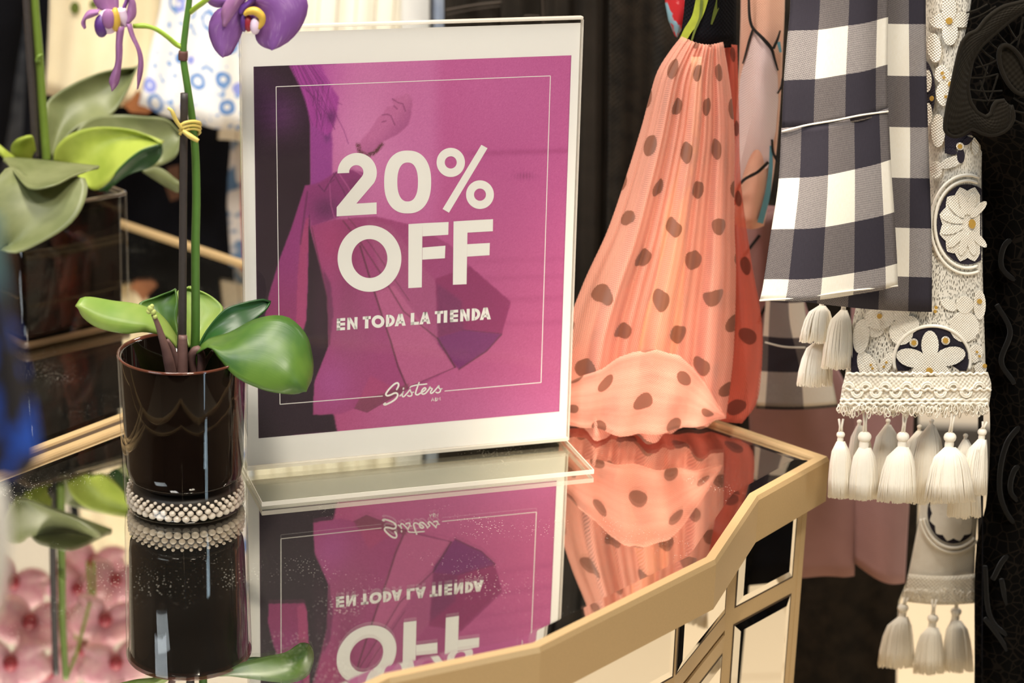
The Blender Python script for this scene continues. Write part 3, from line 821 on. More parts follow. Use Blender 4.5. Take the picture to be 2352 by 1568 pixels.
for row, (zz_, rr, cnt, br) in enumerate(((0.0040, 0.0336, 40, 0.0026), (0.0076, 0.0341, 40, 0.0022), (0.0107, 0.0344, 40, 0.0017), (0.0131, 0.0345, 40, 0.0012))):
    mbx = MB()
    for k in range(cnt):
        a = 2 * math.pi * (k + 0.5 * (row % 2)) / cnt
        c = (PC.x + rr * math.cos(a), PC.y + rr * math.sin(a), PC.z + zz_)
        if row < 2 and math.sin(a) < 0.35:
            if bead0 is None:
                b0 = MB(); b0.ball((0, 0, 0), 1.0, 8, 6); bead0 = b0.build('bead', M_BEAD, None)
                o = bead0
            else:
                o = bead0.copy(); COL.objects.link(o)
            o.parent = pot; o.location = Vector(c) - PC; o.scale = (br, br, br * 0.82)
        else:
            mbx.ball(c, br, 8, 5, (1, 1, 0.82))
    if mbx.v: tag(mbx.build('bead_band', M_BEAD, pot), kind='stuff')
m = MB(); rr_ = random.Random(3)
NUs = 14
v = []; f = []
for i in range(9):
    for k in range(24):
        r = 0.0348 * i / 8; a = 2 * math.pi * k / 24
        v.append(PC + Vector((r * math.cos(a), r * math.sin(a), 0.066 + 0.004 * rr_.random())))
f = [(i * 24 + k, i * 24 + (k + 1) % 24, (i + 1) * 24 + (k + 1) % 24, (i + 1) * 24 + k) for i in range(8) for k in range(24)]
mk('bark_mulch', v, f, M_SOIL, orc)
YP = PC.y
z5 = lambda pts, Y: [(160 + p[0] / 4.055, 640 + p[1] / 4.055, p[2] if len(p) > 2 else Y) for p in pts]
def leaf(name, L, R, mat, parent, Y, bulge=0.004, folds=(), **kw):
    return patch(name, z5(L, Y), z5(R, Y), mat, parent, 14, 26, bulge, folds, 0.0011, **kw)
leaf('leaf', [(1040, 640, -0.046), (1000, 420, -0.036), (1006, 220, -0.03), (985, 112, -0.026)], [(1000, 640, -0.046), (870, 500, -0.040), (640, 246, -0.032), (800, 172, -0.028), (975, 108, -0.026)], M_LEAF, orc, -0.035, -0.004)
leaf('leaf', [(1060, 640, -0.047), (850, 340, -0.048), (640, 242, -0.050), (400, 207, -0.054), (190, 172, -0.058), (110, 182, -0.060), (74, 230, -0.060)],
     [(1030, 660, -0.050), (900, 540, -0.056), (700, 492, -0.060), (520, 508, -0.064), (260, 450, -0.066), (120, 345, -0.064), (74, 230, -0.060)], M_LEAFL, orc, -0.055, 0.005)
leaf('leaf', [(1110, 640, -0.040), (1040, 400, -0.026), (985, 200, -0.018), (1010, 112, -0.014), (1110, 86, -0.012)], [(1200, 640, -0.040), (1300, 460, -0.026), (1432, 292, -0.018), (1370, 200, -0.014), (1250, 130, -0.012), (1110, 86, -0.012)], M_LEAFL, orc, -0.02, -0.004)
leaf('leaf', [(1195, 640, -0.044), (1280, 470, -0.038), (1440, 288, -0.032), (1560, 238, -0.028), (1800, 193, -0.022), (1868, 222, -0.020)], [(1215, 640, -0.046), (1400, 545, -0.044), (1600, 462, -0.038), (1700, 400, -0.032), (1830, 290, -0.024), (1868, 222, -0.020)], M_LEAFD, orc, -0.03, -0.003)
leaf('leaf', [(1200, 650, -0.052), (1300, 562, -0.050), (1500, 500, -0.048), (1700, 392, -0.046), (1900, 345, -0.046), (2050, 370, -0.048), (2200, 520, -0.054), (2252, 690, -0.058), (2266, 830, -0.062), (2250, 935, -0.064), (2212, 1005, -0.066)],
     [(1205, 665, -0.056), (1300, 622, -0.064), (1400, 750, -0.072), (1560, 922, -0.078), (1800, 1032, -0.080), (2000, 1066, -0.078), (2140, 1060, -0.070), (2212, 1005, -0.066)], M_LEAF, orc, -0.06, 0.008)
m = MB(); pxtube(m, [(2150 / 4.055 + 160, 895 / 4.055 + 640 - 9, -0.085), (2030 / 4.055 + 160, 890 / 4.055 + 640, -0.0862), (2050 / 4.055 + 160, 862 / 4.055 + 640, -0.0852)], [0.0002, 0.0008, 0.0004], 6)
# flower stem, stake, tie
m = MB(); pxtube(m, [(446, 858, YP + .006), (449, 750, YP + .004), (449, 560, YP + .003), (451, 450, YP + .003), (448, 340, YP + .003), (441, 270, YP + .002), (430, 195, YP), (421, 128, YP), (427, 60, YP), (435, 0, YP), (440, -70, YP), (452, -200, YP)], [0.0029, 0.0027, 0.0026, 0.0026, 0.0025, 0.0024, 0.0022, 0.0021, 0.0019, 0.0017, 0.0016, 0.0014], 12, 60)
m.build('flower_stem', M_STEM, orc)
m = MB(); pxtube(m, [(416, 862, YP - .002), (419, 700, YP - .004), (421, 450, YP - .004), (423, 214, YP - .004)], [0.0030, 0.0024, 0.0023, 0.0022], 12, 40)
m.build('support_stake', M_STAKE, orc)['label'] = 'dark support stake'
m = MB(); pxtube(m, [(420, 138, YP), (421, 117, YP)], [0.0027, 0.0029, 0.0026], 10, 6); m.build('stem_node', M_NODE, orc)
m = MB()
pxtube(m, [(418, 108, YP), (405, 102, YP), (385, 85, YP - .002), (360, 68, YP - .003), (335, 60, YP - .004), (306, 60, YP - .004)], [0.0016, 0.0015, 0.0014, 0.0014, 0.0013, 0.0017, 0.0013], 8, 26)
pxtube(m, [(437, 28, YP), (452, 16, YP - .003), (470, 3, YP - .006), (500, -24, YP - .008)], 0.0016, 8, 16)
m.build('flower_stalk', M_STEMY, orc)
m = MB()
for dz, w in ((0, .0011), (9, .0010), (17, .0008)):
    pxtube(m, [(413, 290 + dz, YP - .009), (425, 282 + dz, YP - .0095), (445, 279 + dz, YP - .006), (459, 283 + dz, YP - .002), (458, 290 + dz, YP + .005), (436, 292 + dz, YP + .006), (415, 292 + dz, YP - .002), (413, 290 + dz, YP - .009)], w, 6, 24)
pxtube(m, [(418, 296, YP - .0098), (404, 276, YP - .011), (394, 254, YP - .012), (385, 248, YP - .012)], [.0011, .0013, .0014, .0009], 6, 14)
pxtube(m, [(420, 300, YP - .0098), (436, 312, YP - .011), (456, 324, YP - .011)], [.0012, .0016, .0012], 6, 12)
m.build('raffia_tie', M_RAFFIA, orc)['label'] = 'yellow raffia tie'
m = MB(); pxtube(m, [(394, 862, YP - .012), (384, 815, YP - .016), (372, 775, YP - .018), (362, 745, YP - .019), (352, 722, YP - .020)], [.0034, .0032, .0024, .0018, .0013], 9, 24)
pxtube(m, [(412, 850, YP - .006), (396, 800, YP - .010), (384, 780, YP - .012)], [.003, .002, .001], 8, 12)
m.build('aerial_root', M_ROOT, orc)
m = MB()
for px, py, r in ((346, 708, .0020), (352, 716, .0018), (342, 715, .0016), (356, 727, .0015), (349, 703, .0014)):
    c = at(px, py, YP - .021); m.ball(c, r, 8, 6)
m.build('root_bud', plain('pale_green_bud', rgb(176, 186, 104), 0.6, 0, 0.2, 300), orc)
m = MB()
pxtube(m, [(446, 866, YP), (440, 820, YP - .004), (452, 802, YP - .005), (462, 815, YP - .004), (460, 864, YP)], .0026, 8, 24)
pxtube(m, [(462, 852, YP), (475, 826, YP), (488, 806, YP)], [.0018, .0014, .001], 8, 10)
pxtube(m, [(418, 868, YP - .008), (419, 820, YP - .008), (420, 770, YP - .007)], [.0036, .0032, .0026], 8, 12)
m.build('leaf_sheath', M_ROOT, orc)
# flowers
z6 = lambda pts, Y: [(180 + p[0] / 4.355, p[1] / 4.355, p[2] if len(p) > 2 else Y) for p in pts]
def petal(L, R, mat, parent, Y, bulge=0.003, name='petal'):
    return patch(name, z6(L, Y), z6(R, Y), mat, parent, 9, 16, bulge, (), 0.0005)
def emptypart(name, parent, mesh_mb, mat):
    return mesh_mb.build(name, mat, parent)
YF = YP - .006
m = MB(); c = at(180 + 300 / 4.355, 215 / 4.355, YF); m.ball(c, 0.0085, 14, 10, (0.72, 0.8, 0.85)); 
fl1 = m.build('flower', M_LIPW, orc); fl1['label'] = 'faded orchid flower with drooping mauve petals'
m = MB(); c = at(180 + 230 / 4.355, 260 / 4.355, YF - .003); m.ball(c, 0.0066, 12, 8, (0.62, 0.7, 1.0)); m.build('lip', M_LIPV, fl1)
m = MB(); c = at(180 + 372 / 4.355, 195 / 4.355, YF - .0035); m.ball(c, 0.0058, 12, 8, (0.5, 0.6, 1.2)); m.build('lip_throat', M_LIPY, fl1)
m = MB(); pxtube(m, [(180 + 470 / 4.355, 250 / 4.355, YF + .001), (180 + 440 / 4.355, 170 / 4.355, YF - .001), (180 + 425 / 4.355, 90 / 4.355, YF - .002)], [.0028, .0034, .0028], 8, 10); m.build('column', M_LIPW, fl1)
m = MB(); c = at(180 + 300 / 4.355, 190 / 4.355, YF - .006); m.ball(c, 0.0052, 12, 8, (0.72, 0.5, 1.1)); m.build('lip_lobe', M_MAUVE, fl1)
petal([(385, 260), (376, 450), (370, 640), (308, 810), (345, 902)], [(462, 262), (440, 420), (440, 530), (420, 720), (398, 840), (345, 902)], M_MAUVE, fl1, YF - .002)
petal([(478, 230), (520, 360), (580, 480), (602, 600), (590, 760), (597, 885)], [(528, 232), (560, 350), (632, 520), (650, 640), (635, 760), (597, 885)], M_MAUVE, fl1, YF - .001)
petal([(480, 230), (490, 100), (510, 0), (490, -110)], [(520, 225), (572, 160), (576, 60), (560, 0), (490, -110)], M_MAUVE, fl1, YF)
petal([(460, 210), (440, 90), (470, 0), (490, -60)], [(476, 210), (468, 100), (505, 0), (490, -60)], M_PURPLE, fl1, YF + .002)
petal([(200, 95), (150, 0), (180, -100), (300, -160)], [(400, 98), (402, 0), (380, -100), (300, -160)], M_MAUVE, fl1, YF + .003)
petal([(215, 92), (100, 108), (48, 180), (30, 240), (68, 282)], [(205, 140), (150, 165), (112, 180), (72, 200), (74, 280)], M_MAUVE, fl1, YF - .003)
YG = -0.046
m = MB(); c = at(180 + 1700 / 4.355, 170 / 4.355, YG + .001); m.ball(c, 0.006, 12, 8, (1, .7, 1.1)); fl2 = m.build('flower', M_PURPLE, orc); fl2['label'] = 'open violet orchid flower over the sign corner'
petal([(1590, 40), (1400, 90), (1318, 200), (1303, 320), (1330, 420), (1370, 500), (1410, 545), (1455, 562)], [(1640, 90), (1655, 250), (1625, 360), (1575, 460), (1535, 530), (1490, 558), (1455, 562)], M_PURPLE, fl2, YG, .004)
petal([(1735, 30), (1760, 120), (1800, 210), (1770, 330), (1776, 385), (1800, 430), (1850, 468), (1905, 486), (1940, 486)], [(1760, -60), (2000, -160), (2200, -120), (2292, 0), (2283, 150), (2210, 300), (2130, 390), (2050, 450), (1975, 480), (1940, 486)], M_PURPLE, fl2, YG, .005)
petal([(1500, 40), (1400, 75), (1310, 40), (1280, -30)], [(1520, -30), (1430, -80), (1330, -90), (1280, -30)], M_PURPLE, fl2, YG + .002)
petal([(1440, 250), (1432, 110), (1470, 20), (1560, -70), (1640, -160)], [(1480, 262), (1570, 150), (1650, 40), (1700, -60), (1640, -160)], M_MAUVE, fl2, YG - .003)
petal([(1600, 130), (1620, 60), (1700, 0), (1720, -120)], [(1660, 140), (1740, 70), (1790, -20), (1720, -120)], M_LIPV, fl2, YG - .004, name='lip_wing')
m = MB(); pxtube(m, [(180 + a / 4.355, b / 4.355, YG - .008) for a, b in ((1660, 150), (1700, 118), (1770, 112), (1832, 165), (1835, 230), (1800, 285))], [.0010, .0022, .0026, .0024, .0018, .001], 8, 22); m.build('lip_ridge', M_LIPY, fl2)
m = MB(); c = at(180 + 1768 / 4.355, 262 / 4.355, YG - .007); m.ball(c, .0042, 10, 8, (.72, .7, 1.15)); m.build('lip', M_LIPW, fl2)
m = MB(); c = at(180 + 1700 / 4.355, 235 / 4.355, YG - .0055); m.ball(c, .0040, 10, 8, (.6, .7, 1.2)); m.build('lip_throat', M_LIPR, fl2)
m = MB(); c = at(180 + 1655 / 4.355, 225 / 4.355, YG - .005); m.ball(c, .0040, 10, 8, (.5, .7, 1.4)); m.build('lip_lobe', M_LIPV, fl2)
# buds and bloom further up the stem, above the picture's edge, seen only in the table
# ---------------------------------------------------------------- orchid in the square pot on the far table
QC = T(0.583, 0.188, 0.0015)
orl = empty('potted_orchid', QC, 'large-leaved orchid in a square dark glass pot on the far table, left', 'orchid')
def sq(h, rz=math.radians(45), rad=0.006, n=5):
    out = []
    for cx, cy, a0 in ((1, 1, 0), (-1, 1, 90), (-1, -1, 180), (1, -1, 270)):
        for k in range(n):
            a = math.radians(a0 + 90 * k / (n - 1)); out.append((cx * (h - rad) + rad * math.cos(a), cy * (h - rad) + rad * math.sin(a)))
    c, s = math.cos(rz), math.sin(rz)
    return [Vector((QC.x + x * c - y * s, QC.y + x * s + y * c, QC.z)) for x, y in out]
def rings(rs, name, mat, parent, close0=True, close1=False):
    v = []; f = []; n = len(rs[0][0])
    for pts, zz_ in rs: v += [p + Vector((0, 0, zz_)) for p in pts]
    for k in range(len(rs) - 1):
        f += [(k * n + i, k * n + (i + 1) % n, (k + 1) * n + (i + 1) % n, (k + 1) * n + i) for i in range(n)]
    if close0: f.append(tuple(range(n - 1, -1, -1)))
    if close1: f.append(tuple(range((len(rs) - 1) * n, len(rs) * n)))
    return mk(name, v, f, mat, parent, True)
RQ = math.radians(43)
p_out = rings([(sq(.0455, RQ), 0.0), (sq(.0470, RQ), 0.003), (sq(.0474, RQ), 0.106)], 'glass_pot', M_CLEAR, orl)
p_out['label'] = 'square glass pot, dark inside'
n = N('smoky_square_glass'); oo = n.obj()
cc = n.mix(n.step(n.noise(oo, 28, 2), .52, .66), rgb(12, 9, 7), rgb(34, 13, 8))
M_CUP2 = n.done(n.bsdf(cc, 0.06).outputs[0])
rings([(sq(.0420, RQ), 0.006), (sq(.0430, RQ), 0.010), (sq(.0440, RQ), 0.104), (sq(.0425, RQ), 0.104), (sq(.0420, RQ), 0.08)], 'inner_cup', M_CUP2, p_out, True, True)
rings([(sq(.0438, RQ), 0.1045), (sq(.0452, RQ), 0.1068), (sq(.0472, RQ), 0.1066), (sq(.0476, RQ), 0.1045), (sq(.0438, RQ), 0.1045)], 'rim', plain('smoky_glass_rim', rgb(90, 78, 64), 0.1), p_out, False)
rings([(sq(.0462, RQ), 0.0008), (sq(.0474, RQ), 0.0035), (sq(.0470, RQ), 0.0055), (sq(.043, RQ), 0.0055)], 'pot_foot', plain('amber_glass_foot', rgb(92, 72, 50), 0.15), p_out, True)
z7 = lambda pts: [(p[0] / 2.613, p[1] / 2.613, p[2]) for p in pts]
def leaf2(L, R, mat, bulge=0.006, folds=(), nu=16):
    return patch('leaf', z7(L), z7(R), mat, orl, nu, 26, bulge, folds, 0.0013)
B0 = QC.y
leaf2([(270, 960, B0 + .01), (274, 700, B0 + .03), (285, 610, B0 + .04), (400, 525, B0 + .05), (560, 450, B0 + .06), (700, 415, B0 + .065), (822, 408, B0 + .07)], [(315, 970, B0 + .01), (420, 800, B0 + .03), (560, 725, B0 + .04), (665, 690, B0 + .05), (745, 580, B0 + .06), (822, 408, B0 + .07)], M_OLIVE, -.01)
leaf2([(400, 900, B0 + .02), (480, 760, B0 + .03), (560, 705, B0 + .04), (700, 688, B0 + .05), (860, 700, B0 + .05), (1000, 718, B0 + .05), (1085, 810, B0 + .05)], [(500, 960, B0 + .01), (600, 935, B0 + .02), (740, 985, B0 + .03), (880, 1005, B0 + .03), (965, 990, B0 + .04), (1060, 930, B0 + .04), (1085, 810, B0 + .05)], M_OLIVE, -.006)
leaf2([(320, 975, B0), (335, 890, B0), (415, 810, B0), (560, 766, B0), (760, 776, B0 - .005), (900, 820, B0 - .01), (970, 866, B0 - .015)], [(470, 1060, B0 - .01), (560, 1140, B0 - .02), (640, 1100, B0 - .025), (720, 1005, B0 - .025), (840, 905, B0 - .02), (970, 866, B0 - .015)], M_OLIVEY, -.010)
leaf2([(590, 1146, B0 - .02), (655, 1090, B0 - .024), (722, 1008, B0 - .026), (840, 908, B0 - .021), (966, 864, B0 - .016)], [(640, 1152, B0 - .015), (760, 1050, B0 - .010), (905, 1000, B0 - .008), (972, 930, B0 - .008), (968, 866, B0 - .015)], M_LEAFD, -.003)
leaf2([(26, 944, B0 - .02), (200, 957, B0 - .03), (400, 978, B0 - .045), (597, 998, B0 - .06)], [(36, 960, B0 - .05), (95, 1045, B0 - .085), (180, 1132, B0 - .105), (330, 1112, B0 - .105), (430, 1062, B0 - .09), (597, 998, B0 - .062)], M_OLIVE, .006)
leaf2([(36, 1010, B0 - .08), (0, 1050, B0 - .09), (-70, 1150, B0 - .105), (-110, 1300, B0 - .115), (0, 1500, B0 - .12)], [(100, 1040, B0 - .075), (300, 1110, B0 - .085), (490, 1060, B0 - .08), (527, 1098, B0 - .085), (500, 1230, B0 - .10), (420, 1345, B0 - .11), (250, 1452, B0 - .118), (90, 1518, B0 - .12), (0, 1500, B0 - .12)], M_OLIVE, -.010)
leaf2([(215, 965, B0), (80, 935, B0 - .01), (68, 880, B0 - .015), (100, 840, B0 - .02), (165, 815, B0 - .02)], [(222, 965, B0), (215, 900, B0 - .01), (195, 818, B0 - .02), (165, 815, B0 - .02)], M_OLIVEY, .004)
leaf2([(855, 1016, B0 + .02), (960, 1008, B0 + .02), (1078, 1095, B0 + .02)], [(860, 1030, B0 + .02), (1000, 1120, B0 + .02), (1072, 1152, B0 + .02), (1078, 1095, B0 + .02)], M_OLIVE, .002)
leaf2([(-60, 820, B0 - .02), (20, 890, B0 - .02), (92, 946, B0 - .015)], [(-60, 900, B0 - .02), (10, 932, B0 - .022), (70, 1000, B0 - .02), (92, 946, B0 - .015)], M_OLIVEY, .003)
YS = B0 - .002
m = MB(); pxtube(m, [(107, 372, YS), (103, 320, YS), (97, 240, YS), (92, 160, YS), (86, 80, YS), (80, 0, YS), (76, -165, YS)], [.0034, .0033, .0032, .0032, .003, .0028, .0024], 10, 50)
pxtube(m, [(92, 140, YS - .003), (84, 142, YS - .005), (90, 128, YS - .006), (99, 126, YS - .004)], [.001, .0014, .0014, .0008], 6, 12)
m.build('flower_stem', plain('olive_stem', rgb(104, 128, 46), .45, 0, .15, 120), orl)
m = MB(); pxtube(m, [(83, 370, YS - .006), (76, 240, YS - .006), (67, 110, YS - .006), (60, 0, YS - .006), (52, -140, YS - .006)], [.0027, .0027, .0027, .0026, .0024], 10, 30); m.build('support_stake', M_STAKE, orl)['label'] = 'dark support stake'
def bloom(parent, c, facing, size, pm, lm, spin=0.0):
    c = Vector(c); n_ = Vector(facing).normalized(); up = Vector((0, 0, 1)); ax = up.cross(n_).normalized(); ay = n_.cross(ax)
    m = MB(); m.ball(c + n_ * size * .12, size * .2, 8, 6); core = m.build('flower', lm, parent)
    for ang, ln, wd in ((90, 1, .62), (210, .95, .55), (330, .95, .55), (165, 1.02, 1.0), (15, 1.02, 1.0)):
        a = math.radians(ang) + spin; d = ax * math.cos(a) + ay * math.sin(a); s = n_.cross(d)
        v = []; uv = []
        for j in range(8):
            t = j / 7; w = wd * size * .55 * math.sin(math.pi * min(1, .08 + .92 * t)) ** .7 if t < 1 else 0
            for i in range(6):
                u = i / 5 * 2 - 1
                v.append(c + d * (size * ln * t) + s * (w * u) + n_ * (size * (.18 * t - .22 * t * t) - .12 * size * u * u * t)); uv.append((u * w, t * size))
        f = [(j * 6 + i, j * 6 + i + 1, (j + 1) * 6 + i + 1, (j + 1) * 6 + i) for j in range(7) for i in range(5)]
        mk('petal', v, f, pm, core, True, uv, thick=.0004)
    return core
rb = random.Random(11)
for px, py, Y_, sz in ((30, 1335, .50, .034), (215, 1290, .56, .034), (265, 1330, .52, .030), (70, 1425, .46, .036), (240, 1420, .48, .034), (175, 1350, .55, .030), (25, 1520, .42, .036), (105, 1540, .44, .036), (265, 1520, .46, .034), (195, 1490, .50, .032), (160, 1440, .54, .028)):
    c = at(px, py, Y_); c.z = -c.z
    bloom(orl, c, (0.25 - 0.5 * rb.random() + .2, -0.9, -.35 + .3 * rb.random()), sz, M_PINK, M_LIPR, rb.random() * .5)
m = MB()
for a in ([(200, 1290), (205, 1360), (180, 1420), (170, 1520), (168, 1600)], [(215, 1290), (215, 1400), (190, 1500), (172, 1600)]):
    P = []
    for px, py in a:
        c = at(px, py, .5); c.z = -c.z; P.append(c)
    m.tube([Vector(p) for p in crom([tuple(p) for p in P], 16)], .0014, 6)
m.tube([at(78, -160, YS), at(82, -230, YS + .04), at(100, -300, YS + .10), at(140, -330, YS + .2), at(150, -330, .5)], .0016, 8)
m.build('flower_spray', M_STEMY, orl)

# ---------------------------------------------------------------- garments
def garment(name, px, py, Y, label, group=None, cat='garment'):
    return empty(name, at(px, py, Y), label, cat, group)
def surf(L, R, bulge=0.0):
    Ly = [p[1] for p in L]; Ry = [p[1] for p in R]
    def f(px, py):
        xl = np.interp(py, Ly, [p[0] for p in L]); xr = np.interp(py, Ry, [p[0] for p in R])
        yl = np.interp(py, Ly, [p[2] for p in L]); yr = np.interp(py, Ry, [p[2] for p in R])
        u = min(1, max(0, (px - xl) / max(1e-6, xr - xl)))
        return yl + (yr - yl) * u - bulge * math.sin(math.pi * u)
    return f
def decal(name, pts, Yf, mat, parent, eps=0.0012, thick=0.0):
    n = len(pts); cx = sum(p[0] for p in pts) / n; cy = sum(p[1] for p in pts) / n
    g = lambda x, y: at(x, y, (Yf(x, y) if callable(Yf) else Yf) - eps)
    v = [g(cx, cy)] + [g(cx + (x - cx) * .55, cy + (y - cy) * .55) for x, y in pts] + [g(x, y) for x, y in pts]
    f = [(0, 1 + i, 1 + (i + 1) % n) for i in range(n)] + [(1 + i, 1 + n + i, 1 + n + (i + 1) % n, 1 + (i + 1) % n) for i in range(n)]
    uv = [(p.x, p.z) for p in v]
    return mk(name, v, f, mat, parent, not thick, uv, thick=thick * .5, thick_off=0)
def ell(cx, cy, rx, ry, rot=0.0, n=20, a0=0.0, a1=360.0, e=2.0):
    out = []
    for k in range(n):
        a = math.radians(a0 + (a1 - a0) * k / (n if a1 - a0 >= 360 else n - 1)); x = rx * math.cos(a); y = ry * math.sin(a)
        c, s = math.cos(math.radians(rot)), math.sin(math.radians(rot)); out.append((cx + x * c - y * s, cy + x * s + y * c))
    return out
def ribbon(mb, pts, w, Yf, eps=0.0012, n=None):
    P = crom(pts, n or 7 * len(pts)); L = []; R = []
    ww = np.interp(np.linspace(0, 1, len(P)), np.linspace(0, 1, len(w)), w) if isinstance(w, (list, tuple)) else [w] * len(P)
    for i in range(len(P)):
        t = P[min(i + 1, len(P) - 1)] - P[max(i - 1, 0)]; t /= (np.linalg.norm(t) + 1e-9); nn = np.array([-t[1], t[0]])
        for q, A in ((P[i] + nn * ww[i] / 2, L), (P[i] - nn * ww[i] / 2, R)):
            A.append(at(q[0], q[1], (Yf(q[0], q[1]) if callable(Yf) else Yf) - eps))
    k = len(P); mb.add(L + R, [(i, i + 1, k + i + 1, k + i) for i in range(k - 1)])
def yt(mb, pts, r, Yf, eps=0.0012, sides=6, n=None):
    P = crom(pts, n or 6 * len(pts))
    mb.tube([at(x, y, (Yf(x, y) if callable(Yf) else Yf) - eps) for x, y in P], r, sides)

# ---- materials
M_BLACK = fabric('black_twill', rgb(44, 38, 32), rgb(32, 28, 23), 900, .9, .0, 14)
M_BLACK2 = fabric('black_velvet', rgb(42, 35, 27), rgb(25, 21, 16), 500, .95, .05, 60, .6)
M_NAVY = fabric('navy_black_cloth', rgb(17, 17, 22), rgb(11, 11, 15), 700, .9, .0)
M_DENIM = fabric('grey_denim', rgb(110, 118, 134), rgb(72, 80, 96), 600, .85, .1, 40, .5)
M_SEAM = plain('dark_seam_cord', rgb(58, 48, 38), .8)
def tulle(name, cbase, cdot):
    n = N(name); uv = n.uv()
    s = n.n('ShaderNodeSeparateXYZ'); n.l(uv, s.inputs[0])
    wn = n.n('ShaderNodeTexNoise'); wn.inputs['Scale'].default_value = 11; n.l(uv, wn.inputs['Vector'])
    ws = n.n('ShaderNodeSeparateXYZ'); n.l(wn.outputs['Color'], ws.inputs[0])
    su_ = n.math('ADD', s.outputs[0], n.math('MULTIPLY', n.math('SUBTRACT', ws.outputs[0], .5), .030))
    sv_ = n.math('ADD', s.outputs[1], n.math('MULTIPLY', n.math('SUBTRACT', ws.outputs[1], .5), .030))
    def lattice(ox, oy):
        a, b = 0.0400, 0.0500
        fx = n.math('MULTIPLY', n.math('SUBTRACT', n.math('FRACT', n.math('DIVIDE', n.math('ADD', su_, ox), a)), .5), a)
        fy = n.math('MULTIPLY', n.math('SUBTRACT', n.math('FRACT', n.math('DIVIDE', n.math('ADD', sv_, oy), b)), .5), b)
        return n.math('SQRT', n.math('ADD', n.math('MULTIPLY', fx, fx), n.math('MULTIPLY', fy, fy)))
    d = n.math('MINIMUM', lattice(0.004, 0.006), lattice(0.024, 0.031))
    dot = n.math('LESS_THAN', d, 0.0061)
    wx = n.math('SINE', n.math('MULTIPLY', n.math('ADD', s.outputs[0], n.math('MULTIPLY', s.outputs[1], .35)), 6.283 / 0.0017))
    wy = n.math('SINE', n.math('MULTIPLY', n.math('SUBTRACT', s.outputs[1], n.math('MULTIPLY', s.outputs[0], .25)), 6.283 / 0.0018))
    hole = n.math('GREATER_THAN', n.math('MULTIPLY', wx, wy), 0.30)
    col = n.mix(dot, cbase, cdot)
    al = n.math('SUBTRACT', 0.66, n.math('MULTIPLY', hole, 0.44))
    mps = n.n('ShaderNodeMapping'); mps.inputs['Scale'].default_value = (150, 7, 1); n.l(uv, mps.inputs[0])
    al = n.math('ADD', al, n.math('MULTIPLY', n.math('SUBTRACT', n.noise(mps.outputs[0], 1.0, 2), .5), .55), clamp=True)
    al = n.math('MAXIMUM', al, n.math('MULTIPLY', dot, 0.76))
    b = n.bsdf(col, .8, Sheen_Weight=.2); t = n.n('ShaderNodeBsdfTranslucent'); n.l(col, t.inputs[0])
    tr = n.n('ShaderNodeBsdfTransparent')
    return n.done(n.mixs(al, tr.outputs[0], n.mixs(.4, b.outputs[0], t.outputs[0])))
M_TULLE = tulle('coral_dotted_tulle', rgb(250, 186, 164), rgb(158, 104, 82))
M_TULLE2 = tulle('shaded_coral_dotted_tulle', rgb(224, 112, 88), rgb(136, 62, 44))  # same coral tulle darkened, the back layer's shade put into the colour
def gingham(name, su, sv, ox, oy, flip=0.0):
    n = N(name); uv = n.uv(); s = n.n('ShaderNodeSeparateXYZ'); n.l(uv, s.inputs[0])
    px = n.math('LESS_THAN', n.math('FRACT', n.math('ADD', n.math('DIVIDE', s.outputs[0], 2 * su), ox)), .5)
    py = n.math('LESS_THAN', n.math('FRACT', n.math('ADD', n.math('DIVIDE', s.outputs[1], 2 * sv), oy)), .5)
    th = n.math('GREATER_THAN', n.math('SINE', n.math('MULTIPLY', n.math('ADD', s.outputs[0], n.math('MULTIPLY', s.outputs[1], .5)), 6.283 / .0011)), n.math('SINE', n.math('MULTIPLY', n.math('SUBTRACT', s.outputs[1], n.math('MULTIPLY', s.outputs[0], .3)), 6.283 / .0011)))
    mpn = n.n('ShaderNodeMapping'); mpn.inputs['Scale'].default_value = (1500, 320, 1); n.l(uv, mpn.inputs[0]); nz = n.noise(mpn.outputs[0], 1, 2)
    wh = n.mix(nz, rgb(240, 232, 214), rgb(250, 246, 236)); nv = n.mix(nz, rgb(38, 34, 46), rgb(52, 47, 58))
    mid = n.mix(n.math('ADD', n.math('MULTIPLY', th, .55), n.math('MULTIPLY', nz, .4), clamp=True), rgb(74, 68, 78), rgb(196, 188, 182))
    midd = n.mix(n.math('ADD', n.math('MULTIPLY', th, .4), n.math('MULTIPLY', nz, .4), clamp=True), rgb(58, 52, 60), rgb(150, 142, 138))
    row_w = n.mix(px, mid, wh); row_d = n.mix(px, nv, midd)
    c = n.mix(py, row_d, row_w)
    b = n.bsdf(c, .85); t = n.n('ShaderNodeBsdfTranslucent'); n.l(c, t.inputs[0])
    n.l(n.bump(th, .3, .0003), b.inputs['Normal'])
    return n.done(n.mixs(.12, b.outputs[0], t.outputs[0]))
def lace():
    n = N('white_lace_net'); uv = n.uv()
    mp = n.n('ShaderNodeMapping'); mp.inputs['Scale'].default_value = (2.0, .62, 1); n.l(uv, mp.inputs[0])
    v = n.n('ShaderNodeTexVoronoi', feature='DISTANCE_TO_EDGE'); v.inputs['Scale'].default_value = 480; n.l(mp.outputs[0], v.inputs[0])
    al = n.math('LESS_THAN', v.outputs['Distance'], .17)
    al = n.math('ADD', n.math('MULTIPLY', al, .9), .1)
    b = n.bsdf(rgb(238, 232, 218), .8); t = n.n('ShaderNodeBsdfTransparent')
    return n.done(n.mixs(al, t.outputs[0], b.outputs[0]))
M_LACE = lace()
M_LACEW = fabric('white_embroidery', rgb(246, 240, 226), rgb(236, 228, 212), 1100, .8, .2, 60, .6)
M_LINING = plain('greige_lining', rgb(168, 160, 148), .9)
